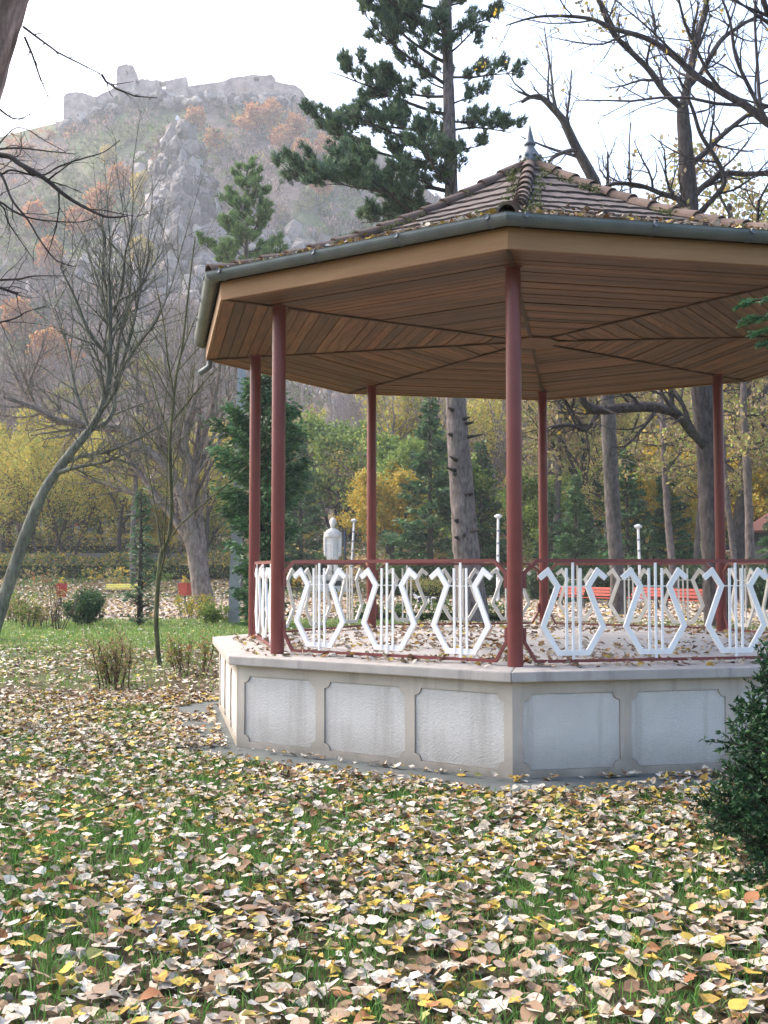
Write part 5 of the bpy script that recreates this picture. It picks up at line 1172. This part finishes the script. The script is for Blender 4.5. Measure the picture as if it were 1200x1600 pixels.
# statue
def remesh(o, v):
    m = o.modifiers.new('remesh', 'REMESH'); m.mode = 'VOXEL'; m.voxel_size = v; m.use_smooth_shade = True
    s = o.modifiers.new('smooth', 'SMOOTH'); s.factor = .5; s.iterations = 2
YS = 64.; sx = px2x(520, YS); st = thing('statue', 'white stone statue of a standing man in a long coat on a stepped plinth', 'statue', (sx, YS, 0))
zp = at(520, 899, YS)[2]
for i, (w, z0, z1) in enumerate([(2.9, 0, .22), (2.4, .22, .44), (1.9, .44, zp - .22), (2.05, zp - .22, zp)]):
    mb = MB(); mb.box((0, 0, (z0 + z1) / 2), (w, w, z1 - z0)); o = link('plinth_block', mb.mesh('plinth_block'), M_STONE, st); bv = o.modifiers.new('b', 'BEVEL'); bv.width = .02
mb = MB(); mb.box((0, -.965, (.44 + zp - .22) / 2 + .05), (1.1, .04, .3)); link('plaque', mb.mesh('plaque'), M_BLACK, st)
H = 3.46; u_ = H / 7.6
mb = MB()
def oval(mb, prof, k=18):
    """stacked ellipses (z, rx, ry, cx, cy)"""
    th = np.arange(k) * 2 * np.pi / k; V = []
    for z, rx, ry, cx, cy in prof: V.append(np.stack([cx + rx * np.cos(th), cy + ry * np.sin(th), np.full(k, z)], 1))
    V = np.concatenate(V); n = len(prof); i = np.arange(n - 1)[:, None] * k; j = np.arange(k)[None]; j2 = (j + 1) % k
    f3 = [[0, q + 1, q] for q in range(1, k - 1)] + [[(n - 1) * k, (n - 1) * k + q, (n - 1) * k + q + 1] for q in range(1, k - 1)]
    mb.add(V, f3=f3, f4=np.stack([i + j, i + j2, i + k + j2, i + k + j], -1).reshape(-1, 4))
# legs, boots, coat, short cape, arms, neck, head
for s in (-1, 1):
    mb.tube([[s * .20, .02, .02], [s * .20, .02, .40], [s * .21, 0, .80], [s * .22, 0, 1.25]], [.15, .155, .19, .22], 12); mb.tube([[s * .20, .05, .08], [s * .22, -.16, .09], [s * .24, -.36, .06]], [.13, .12, .07], 10)
oval(mb, [(.98, .42, .27, 0, 0), (1.02, .45, .29, 0, 0), (1.5, .43, .27, 0, 0), (1.95, .43, .26, 0, 0), (2.3, .46, .28, 0, 0), (2.55, .46, .27, 0, 0), (2.72, .36, .22, 0, 0), (2.80, .17, .15, 0, 0)])
oval(mb, [(2.28, .56, .33, 0, 0), (2.32, .585, .345, 0, 0), (2.55, .56, .32, 0, 0), (2.70, .42, .26, 0, 0), (2.80, .2, .18, 0, 0)])
for s in (-1, 1):
    mb.tube([[s * .47, .02, 2.58], [s * .525, .03, 2.2], [s * .53, .0, 1.85], [s * .535, -.05, 1.5], [s * .535, -.06, 1.38]], [.15, .145, .13, .115, .10], 12)
    mb.tube([[s * .55, -.06, 1.40], [s * .545, -.09, 1.28], [s * .53, -.11, 1.16]], [.085, .095, .05], 10)
    for q in range(4): mb.tube([[s * (.55 - .0), -.13 + .045 * q, 1.22], [s * .53, -.135 + .045 * q, 1.08 + .01 * abs(q - 1)]], [.026, .02], 6)
    mb.tube([[s * .53, -.15, 1.30], [s * .50, -.19, 1.2]], [.03, .02], 6)
mb.tube([[0, 0, 2.72], [0, -.02, 2.98]], [.15, .13], 12)
oval(mb, [(2.88, .09, .10, 0, -.06), (2.95, .14, .16, 0, -.03), (3.08, .175, .20, 0, -.01), (3.2, .185, .215, 0, 0), (3.32, .17, .19, 0, .01), (3.40, .11, .12, 0, .01), (3.43, .04, .05, 0, .01)], 16)
mb.tube([[0, -.19, 3.20], [0, -.255, 3.09]], [.025, .04], 6); 
for s in (-1, 1): mb.tube([[s * .185, .0, 3.2], [s * .19, .01, 3.1]], [.035, .03], 6)
oval(mb, [(3.18, .20, .225, 0, .03), (3.28, .20, .215, 0, .03), (3.38, .15, .16, 0, .03), (3.46, .05, .06, 0, .02)], 14)
mb.tube([[-.12, -.17, 3.215], [.12, -.17, 3.215]], [.03, .03], 6)
oval(mb, [(2.86, .08, .07, 0, -.15), (2.95, .13, .10, 0, -.12), (3.02, .14, .10, 0, -.11)], 10)
mb.tube([[.05, -.29, 1.0], [.05, -.285, 1.5], [.05, -.275, 1.95], [.03, -.29, 2.3]], .022, 6); mb.tube([[-.42, -.10, 1.9], [-.2, -.24, 1.9], [0, -.275, 1.9], [.2, -.24, 1.9], [.42, -.10, 1.9]], .03, 6)
mb.v = [np.where((v[:, 2] < 2.86)[:, None], v * [.84, .95, 1], v) for v in mb.v]
o = link('figure', mb.mesh('figure'), M_STONE, st); o.location = (0, 0, zp - .02); remesh(o, .028)

# dog
m_, t_, o_ = new_mat('dog_fur'); f_ = noise(t_, 4.2, 2); finish(t_, o_, ramp(t_, f_, [(.50, (.72, .70, .66)), (.54, (.035, .035, .04))]), .8)
dg = thing('dog', 'white and black dog trotting left across the leaf-covered walk', 'dog', (px2x(662, 41), 41, 0)); mb = MB()
mb.tube([[-.27, 0, .50], [-.20, 0, .46], [-.05, 0, .44], [.10, 0, .46], [.24, 0, .47], [.29, 0, .46]], [.06, .115, .12, .10, .105, .05], 12)
mb.tube([[-.24, 0, .50], [-.33, 0, .57], [-.38, 0, .60]], [.085, .07, .07], 10); mb.tube([[-.35, 0, .62], [-.43, 0, .61], [-.52, 0, .57], [-.56, 0, .56]], [.075, .075, .045, .03], 10)
for s in (-1, 1):
    mb.tube([[-.36, s * .055, .66], [-.34, s * .075, .70], [-.315, s * .085, .66]], [.03, .025, .012], 6)
    sw = .10 * s
    mb.tube([[-.19, s * .07, .42], [-.20 - sw * .5, s * .07, .26], [-.20 - sw, s * .07, .14], [-.21 - sw, s * .07, .03], [-.25 - sw, s * .07, .02]], [.06, .042, .03, .026, .024], 8)
    mb.tube([[.22, s * .07, .44], [.20 + sw * .6, s * .07, .30], [.29 + sw, s * .07, .17], [.26 + sw, s * .07, .03], [.22 + sw, s * .07, .02]], [.085, .06, .032, .027, .024], 8)
mb.tube([[.27, 0, .50], [.36, 0, .52], [.45, 0, .50], [.50, 0, .47]], [.04, .035, .03, .015], 8)
o = link('body', mb.mesh('body'), m_, dg); remesh(o, .014)
mb = MB()
for s in (-1, 1): mb.lathe([(0, -.01), (.01, 0), (0, .01)], 6, (-.455, s * .05, .635))
link('eyes', mb.mesh('eyes'), M_BLACK, dg)
mb = MB(); mb.lathe([(0, -.016), (.017, 0), (0, .016)], 8, (-.575, 0, .57)); link('nose', mb.mesh('nose'), M_BLACK, dg)

# people on the far slope
M_SKIN = simple('skin', (.42, .26, .19), (.48, .31, .23), 5, .6); M_HAIR = simple('hair', (.04, .03, .025), (.07, .05, .04), 9, .7)
def person(label, x, y, rz, joints, top_m, bot_m, hair_m=M_HAIR):
    """joints: head, neck, chest, pelvis, and per side shoulder/elbow/hand, hip/knee/foot (metres, facing -Y)"""
    o = thing('person', label, 'person', (x, y, float(park_z(x, y))), rz); J = {k: np.array(v, float) for k, v in joints.items()}
    def body(g, which):
        mb = MB()
        if 'torso' in which: mb.tube([J['pelvis'], (J['pelvis'] + J['chest']) / 2, J['chest'], J['neck']], [.15 + g, .145 + g, .17 + g, .07 + g * .3], 12)
        for s in 'LR':
            if 'arms' in which: mb.tube([J['neck'] * .5 + J['sh' + s] * .5, J['sh' + s], J['el' + s], J['ha' + s] * .92 + J['el' + s] * .08], [.06 + g, .065 + g, .045 + g, .034 + g], 8)
            if 'legs' in which: mb.tube([J['pelvis'], J['hip' + s], J['kn' + s], J['fo' + s]], [.12 + g, .09 + g, .06 + g, .045 + g], 8)
        return mb
    mb = body(0, ('torso', 'arms', 'legs')); h = J['head']; fw = np.array([0, -1, 0])
    mb.tube([J['chest'], J['neck'], h], [.07, .055, .06], 8)
    V = [(h[2] - .115, .045, .055, h[0], h[1] - .02), (h[2] - .06, .07, .085, h[0], h[1] - .01), (h[2], .078, .098, h[0], h[1]), (h[2] + .07, .068, .085, h[0], h[1]), (h[2] + .11, .03, .04, h[0], h[1])]; oval(mb, V, 12)
    mb.tube([h + [0, -.09, .01], h + [0, -.115, -.03]], [.012, .018], 6)
    for s, sg in (('L', -1), ('R', 1)):
        mb.tube([h + [sg * .078, 0, .01], h + [sg * .08, .01, -.035]], [.018, .012], 5)
        hd = J['ha' + s]; d = unit(hd - J['el' + s]); sd = unit(np.cross(d, [0, 1, .2])); mb.tube([hd - d * .02, hd + d * .06], [.032, .03], 6)
        for q in range(4): mb.tube([hd + d * .05 + sd * (.03 - .02 * q), hd + d * (.12 - .008 * abs(q - 1)) + sd * (.032 - .021 * q) + fw * .015], [.010, .008], 5)
        mb.tube([hd + d * .01 + sd * .03, hd + d * .06 + sd * .06], [.011, .009], 5)
        mb.tube([J['fo' + s] + [0, .03, .02], J['fo' + s] + [0, -.15, -.005]], [.045, .035], 6)
    b = link('body', mb.mesh('body'), M_SKIN, o); remesh(b, .014)
    c = link('jacket', body(.022, ('torso', 'arms')).mesh('jacket'), top_m, o); remesh(c, .02)
    c = link('trousers', body(.018, ('legs',)).mesh('trousers'), bot_m, o); remesh(c, .02)
    mb = MB(); oval(mb, [(h[2] - .03, .085, .075, h[0], h[1] + .035), (h[2] + .04, .088, .10, h[0], h[1] + .012), (h[2] + .10, .06, .075, h[0], h[1] + .01), (h[2] + .13, .02, .03, h[0], h[1])], 12); link('hair', mb.mesh('hair', True), hair_m, o)
STAND = dict(head=(0, 0, 1.60), neck=(0, 0, 1.45), chest=(0, 0, 1.30), pelvis=(0, 0, .92), shL=(-.19, 0, 1.40), elL=(-.24, .03, 1.12), haL=(-.23, -.06, .88), shR=(.19, 0, 1.40), elR=(.24, .03, 1.12), haR=(.23, -.06, .88), hipL=(-.10, 0, .88), knL=(-.11, -.02, .48), foL=(-.12, .02, .07), hipR=(.10, 0, .88), knR=(.11, -.04, .48), foR=(.12, -.05, .07))
SQUAT = dict(head=(0, -.22, 1.02), neck=(0, -.14, .90), chest=(0, -.06, .76), pelvis=(0, .12, .38), shL=(-.18, -.09, .86), elL=(-.24, -.22, .62), haL=(-.14, -.42, .52), shR=(.18, -.09, .86), elR=(.24, -.22, .62), haR=(.14, -.42, .52), hipL=(-.11, .10, .36), knL=(-.17, -.26, .48), foL=(-.15, -.08, .07), hipR=(.11, .10, .36), knR=(.17, -.26, .48), foR=(.15, -.08, .07))
M_BLUE = simple('blue_cloth', (.10, .24, .50), (.14, .30, .58), 9, .8); M_REDC = simple('red_cloth', (.55, .07, .04), (.62, .10, .06), 9, .8); M_WHC = simple('white_cloth', (.6, .6, .6), (.72, .72, .72), 9, .8); M_BLC = simple('dark_cloth', (.03, .03, .035), (.05, .05, .055), 9, .8)
person('person in a blue jacket squatting on the far slope left of the bandstand', px2x(137, 108), 108, .6, SQUAT, M_BLUE, M_BLUE)
person('person in a red top and pale trousers standing beside the squatting blue figure', px2x(122, 109), 109, .2, STAND, M_REDC, M_WHC)
person('person in white top and dark trousers squatting near the grey wall on the far slope', px2x(87, 117), 117, -.4, SQUAT, M_WHC, M_BLC)
# ------------------------------------------------------------------ fallen leaves and grass
LPAL = np.array([(.54, .485, .40), (.48, .41, .32), (.40, .32, .225), (.60, .555, .475), (.24, .155, .095), (.30, .20, .11), (.17, .10, .06), (.50, .35, .06), (.56, .42, .10), (.36, .24, .05), (.27, .12, .045), (.30, .31, .10)])
LW = np.array([5, 5, 4, 4.2, 2.8, 2.8, 1.7, 2.2, 2.0, 1.5, 1.1, .7])
def in_oct(x, y, r):
    d = np.zeros(len(x)) - 1e9
    for k in range(8):
        n, u = side(k); d = np.maximum(d, (x - BC[0]) * n[0] + (y - BC[1]) * n[1])
    return d < r * CA
def leaves_mesh(name, rng, X, Y, Z, size, tilt=.45, pal=LPAL, w=LW, simple_=False):
    N = len(X); yaw = rng.uniform(0, 6.283, N); a = rng.normal(0, tilt, N); b = rng.normal(0, tilt, N)
    d = np.stack([np.cos(yaw), np.sin(yaw), np.sin(a)], 1); d /= np.linalg.norm(d, axis=1, keepdims=True)
    s = np.stack([-np.sin(yaw), np.cos(yaw), np.sin(b)], 1); n = np.cross(d, s); n /= np.linalg.norm(n, axis=1, keepdims=True); s = np.cross(n, d)
    L = (size * rng.uniform(.55, 1.25, N))[:, None]; W = L * rng.uniform(.32, .52, N)[:, None]
    cup = rng.normal(.05, .12, N)[:, None] * L; curl = rng.normal(.04, .15, N)[:, None] * L
    C = np.stack([X, Y, Z], 1)
    c = pal[rng.choice(len(pal), N, p=w / w.sum())] * rng.uniform(.72, 1.2, (N, 1))
    mb = MB()
    if simple_:
        V = np.stack([C - d * L * .5, C + s * W + n * cup, C + d * L * .5, C - s * W + n * cup], 1); K = 4
        mb.add(V.reshape(-1, 3), f4=np.arange(N * 4).reshape(-1, 4), c=np.repeat(c, K, 0))
    else:
        u = lambda a, b: rng.uniform(a, b, (N, 1)); lob = rng.random((N, 1)) < .3
        cup2 = cup + rng.normal(0, .08, (N, 1)) * L; m1, m2 = np.where(lob, .42, u(.8, 1.0)), np.where(lob, .38, u(.75, .95))
        V = np.stack([C - d * L * u(.44, .55) + n * curl, C - d * L * .30 + s * W * u(.6, 1.0) + n * cup * .8, C - d * L * .10 + s * W * m1 + n * cup, C + d * L * .08 + s * W * u(.85, 1.1) + n * (cup + curl * .2), C + d * L * .22 + s * W * m2 * .8 + n * (cup * .8 + curl * .4),
                      C + d * L * u(.42, .62) + n * curl, C + d * L * .22 - s * W * m2 * .8 + n * (cup2 * .8 + curl * .4), C + d * L * .08 - s * W * u(.85, 1.1) + n * (cup2 + curl * .2), C - d * L * .10 - s * W * m1 + n * cup2, C - d * L * .30 - s * W * u(.6, 1.0) + n * cup2 * .8, C - d * L * .05], 1); K = 11
        o = np.arange(N)[:, None, None] * 11; f = np.array([[i, 10, (i + 1) % 10] for i in range(10)])[None]
        mb.add(V.reshape(-1, 3), f3=(o + f).reshape(-1, 3), c=np.repeat(c, K, 0))
    mb.add(np.zeros((0, 3)), c=np.zeros((0, 3)))
    return mb.mesh(name)
def frustum(rng, n, y0, y1, m=1.25, pad=.6):
    y = np.sqrt(rng.uniform(y0 ** 2, y1 ** 2, n)); x = rng.uniform(-1, 1, n) * (y * .357 * m + pad); return x, y
def grassy(x, y): return smooth(.36, .66, .55 * fbm(x * 1.1 + 3, y * 1.1, 3, 91) + .45 * fbm(x * 4.5, y * 4.5, 2, 92) + .05 * (x < 0) - .012 * (y - 5) * (y < 14))
rng = np.random.default_rng(11)
# the biggest leaves, nearest the viewer, one by one
def leaf_one(seed, L, kind):
    r = np.random.default_rng(seed); n = 7; t = np.linspace(0, 1, n); w = np.array([.0, .30, .43, .42, .32, .17, 0.]) * (L * r.uniform(.8, 1.1))
    if kind == 2: w = np.array([.03, .42, .22, .48, .20, .22, 0.]) * L
    cup = r.uniform(-.1, .35); cr = r.uniform(-.5, .5); V = []; F3 = []; F4 = []
    for i in range(n):
        z = cr * L * (t[i] - .5) ** 2; x = (t[i] - .5) * L
        V += [[x, -w[i], z + cup * w[i] * r.uniform(.6, 1.3)], [x, 0, z], [x, w[i], z + cup * w[i] * r.uniform(.6, 1.3)]]
    for i in range(n - 1): F4 += [[3 * i, 3 * i + 3, 3 * i + 4, 3 * i + 1], [3 * i + 1, 3 * i + 4, 3 * i + 5, 3 * i + 2]]
    mb = MB(); mb.add(V, f4=F4); mb.tube([[-L * .5, 0, cr * L * .25], [-L * .7, L * .04, cr * L * .3 + .004], [-L * .85, L * .1, cr * L * .3]], .0018, 3)
    return mb
def leafcol(name, a, b):
    m, t, o = new_mat(name); oi = nd(t, 'ShaderNodeObjectInfo'); c = mixc(t, oi.outputs['Random'], a, b); n = noise(t, 45, 6); c = mixc(t, math_(t, 'MULTIPLY', n, .55), c, (.16, .10, .06))
    p = finish(t, o, c, .7, n, .4, .004, spec=.2); return m
LK = [('pale', 'pale whitish dry leaf lying upside down on the grass nearest the viewer', leafcol('leaf_pale', (.57, .515, .435), (.48, .41, .32)), 5),
      ('brown', 'dull brown dry leaf lying on the grass nearest the viewer', leafcol('leaf_brown', (.30, .20, .12), (.20, .125, .08)), 3),
      ('tan', 'tan curled leaf lying on the grass nearest the viewer', leafcol('leaf_tan', (.42, .32, .24), (.34, .24, .16)), 4),
      ('yellow', 'yellow leaf lying on the grass nearest the viewer', leafcol('leaf_yellow', (.58, .42, .07), (.46, .31, .05)), 2.4),
      ('rust', 'rust-red leaf lying on the grass nearest the viewer', leafcol('leaf_rust', (.26, .10, .04), (.34, .15, .06)), 1)]
variants = {}
for q, (nm, lb, m, w) in enumerate(LK):
    variants[nm] = []
    for v in range(4):
        me = leaf_one(100 + q * 10 + v, .078, 2 if v == 3 else 0).mesh('leaf', True); me.materials.append(m); variants[nm].append(me)
n = 300; x, y = frustum(rng, n, 3.65, 5.2, 1.0, .05)
ww = np.array([k[3] for k in LK]); ch = rng.choice(len(LK), n, p=ww / ww.sum())
for i in range(n):
    nm, lb, m, w = LK[ch[i]]; o = bpy.data.objects.new('fallen_leaf', variants[nm][rng.integers(4)]); COL.objects.link(o)
    o.location = (float(x[i]), float(y[i]), float(rng.uniform(.03, .055))); o.rotation_euler = (float(rng.normal(0, .22)), float(rng.normal(0, .22)), float(rng.uniform(0, 6.28))); s = float(rng.uniform(.7, 1.35)); o.scale = (s, s, s)
    px_ = 600 + FOC * x[i] / y[i]; tag(o, lb.replace('the grass nearest the viewer', 'the nearest grass, ' + ('bottom left' if px_ < 330 else 'bottom right' if px_ > 870 else 'left of the bottom middle' if px_ < 600 else 'right of the bottom middle')), 'leaf', nm + ' fallen leaves nearest the viewer')
# the rest of the litter on the lawn
parts = []
x, y = frustum(rng, 72000, 3.0, 14, 1.2, 1.3); parts.append((x, y, .066))
x, y = frustum(rng, 52000, 14, 33); parts.append((x, y, .085))
for idx, (x, y, sz) in enumerate(parts):
    keep = ~in_oct(x, y, 3.66)
    ap = in_oct(x, y, 4.06) & ~in_oct(x, y, 3.66 + .12 * fbm(x * 2, y * 2, 2, 35)); keep &= ~(ap & (fbm(x * 1.6, y * 1.6, 3, 33) < .54 + .1 * rng.random(len(x))))
    gz = grassy(x, y); keep &= rng.random(len(x)) > gz * .58
    stripm = smooth(20.5, 23.5, y + (fbm(x * .3, y * .3, 3, 44) - .5) * 5) * smooth(34, 32.5, y) * (x < .5); keep &= rng.random(len(x)) > stripm * .72
    x, y = x[keep], y[keep]; z = rng.uniform(.008, .05, len(x)) + .02 * grassy(x, y)
    z = np.where(in_oct(x, y, 4.12), rng.uniform(.028, .06, len(x)), z)
    o = link('fallen_leaves', leaves_mesh('fallen_leaves', rng, x, y, z, np.full(len(x), sz), tilt=.24, simple_=idx == 1), M_LEAF, kind='stuff')
# on the walk and the slope behind
x, y = frustum(rng, 40000, 33, 75); z = park_z(x, y) + .03
PW = LW.copy(); PW[:4] *= 1.0; PW[4:7] *= 1.3
link('fallen_leaves', leaves_mesh('fallen_leaves', rng, x, y, z, np.full(len(x), .17), w=PW, simple_=True), M_LEAF, kind='stuff')
x, y = frustum(rng, 16000, 75, 125); z = park_z(x, y) + .05
link('fallen_leaves', leaves_mesh('fallen_leaves', rng, x, y, z, np.full(len(x), .42), w=PW, simple_=True), M_LEAF, kind='stuff')
# on the deck
a = rng.uniform(0, 6.283, 3600); r = 3.5 * np.sqrt(rng.random(3600)); x, y = BC[0] + r * np.cos(a), BC[1] + r * np.sin(a)
dn = fbm(x * 1.2, y * 1.2, 3, 71); edge = smooth(2.2, 3.2, r); k = in_oct(x, y, 3.45) & (rng.random(3600) < np.clip((dn - .25) * 2.2 + .35 * edge, 0, 1))
k2 = in_oct(x, y, 3.04); x, y = x[k], y[k]; z = ZD + .002 + rng.uniform(.004, .03, k.sum())
link('deck_leaves', leaves_mesh('deck_leaves', rng, x, y, z, np.full(len(x), .07), .35, w=np.array([3, 4, 5, 1, 4, 4, 2, 1, 1, 2, 2, .3])), M_LEAF, kind='stuff')
# a drift of leaves on the left corner of the coping
# on the roof: leaves caught behind the gutter and moss along the hips
X = []; Yv = []; Zv2 = []
for q in range(2000):
    k = rng.integers(0, 8); n_, u_2 = side(k); a_ = AE - abs(rng.normal(0, .6)) - .0
    if a_ < .3: continue
    m = rng.uniform(-1, 1) * a_ * math.tan(math.pi / 8); p = np.array([*BC, 0]) + n_ * a_ + u_2 * m; X.append(p[0]); Yv.append(p[1]); Zv2.append(roof_z(a_) + .045 + rng.uniform(0, .02))
link('roof_leaves', leaves_mesh('roof_leaves', rng, np.array(X), np.array(Yv), np.array(Zv2), np.full(len(X), .06), .5), M_LEAF, kind='stuff')
mb = MB(); P = []
for q in range(300):
    k = rng.integers(0, 8); t = rng.uniform(0, 1); c0 = c3(k, AE / CA * (1 - t), roof_z(AE * (1 - t)) + .03); sd = rng.choice([-1, 1]); w = np.cross(c3(k, 1, 0) - np.array([*BC, 0]), [0, 0, 1.]); c0 = c0 + w * sd * rng.uniform(.07, .20) * (1) - np.array([0, 0, .01])
    P.append(c0 + rng.normal(0, .022, (26, 3)) * [1.3, 1.3, .6])
cards(mb, rng, np.concatenate(P), .03, [(.07, .09, .03), (.10, .12, .04), (.05, .06, .03)], None, .6); link('roof_moss', mb.mesh('roof_moss'), M_FOL, kind='stuff')
# grass
def blades(name, rng, x, y, h, w, pal):
    N = len(x); yaw = rng.uniform(0, 6.283, N); hh = h * rng.uniform(.5, 1.25, N); ln = rng.normal(0, .45, (N, 2)) * hh[:, None]
    b = np.stack([x, y, park_z(x, y)], 1); s = np.stack([np.cos(yaw), np.sin(yaw), 0 * yaw], 1) * w
    tip = b + np.stack([ln[:, 0], ln[:, 1], hh], 1); mid = b + np.stack([ln[:, 0] * .3, ln[:, 1] * .3, hh * .6], 1)
    V = np.stack([b - s, b + s, mid + s * .7, mid - s * .7, tip], 1); o = np.arange(N)[:, None] * 5
    c = np.array(pal)[rng.choice(len(pal), N)] * rng.uniform(.7, 1.3, (N, 1)); mb = MB()
    mb.add(V.reshape(-1, 3), f3=o + np.array([[3, 2, 4]]), f4=o + np.array([[0, 1, 2, 3]]), c=np.repeat(c, 5, 0)); return mb.mesh(name)
GP = [(.095, .23, .045), (.13, .29, .055), (.075, .18, .038), (.18, .28, .08)]
x, y = frustum(rng, 190000, 3.0, 12.5, 1.25, 1.4); k = (rng.random(len(x)) < .10 + .90 * grassy(x, y)) & ~in_oct(x, y, 4.12); x, y = x[k], y[k]
link('grass', blades('grass', rng, x, y, np.full(len(x), .07), .0035, GP), M_GRASS, kind='stuff')
x, y = frustum(rng, 60000, 12, 34); stripm = smooth(20, 23, y) * (x < 1); k = (rng.random(len(x)) < .25 * grassy(x, y) + .9 * stripm) & ~in_oct(x, y, 4.12); x, y = x[k], y[k]
link('grass', blades('grass', rng, x, y, np.full(len(x), .11), .011, [(.16, .27, .06), (.20, .32, .07), (.13, .22, .05), (.27, .33, .11)]), M_GRASS, kind='stuff')
x, y = frustum(rng, 36000, 62, 128); k = fbm(x * .08, y * .08, 3, 15) > .47; x, y = x[k], y[k]
link('grass', blades('grass', rng, x, y, np.full(len(x), .28), .06, [(.08, .16, .035), (.10, .19, .04), (.06, .12, .03)]), M_GRASS, kind='stuff')

# ------------------------------------------------------------------ haze in the air
HAZE = 0.00045
mb = MB(); mb.box((0, 225, 99), (900, 560, 202)); hz = link('haze', mb.mesh('haze'), None, kind='stuff')
m, t, o = new_mat('haze'); v = nd(t, 'ShaderNodeVolumePrincipled'); v.inputs['Color'].default_value = (.86, .92, 1, 1); v.inputs['Density'].default_value = HAZE; v.inputs['Anisotropy'].default_value = .2
t.links.new(v.outputs[0], o.inputs['Volume']); hz.data.materials.append(m)
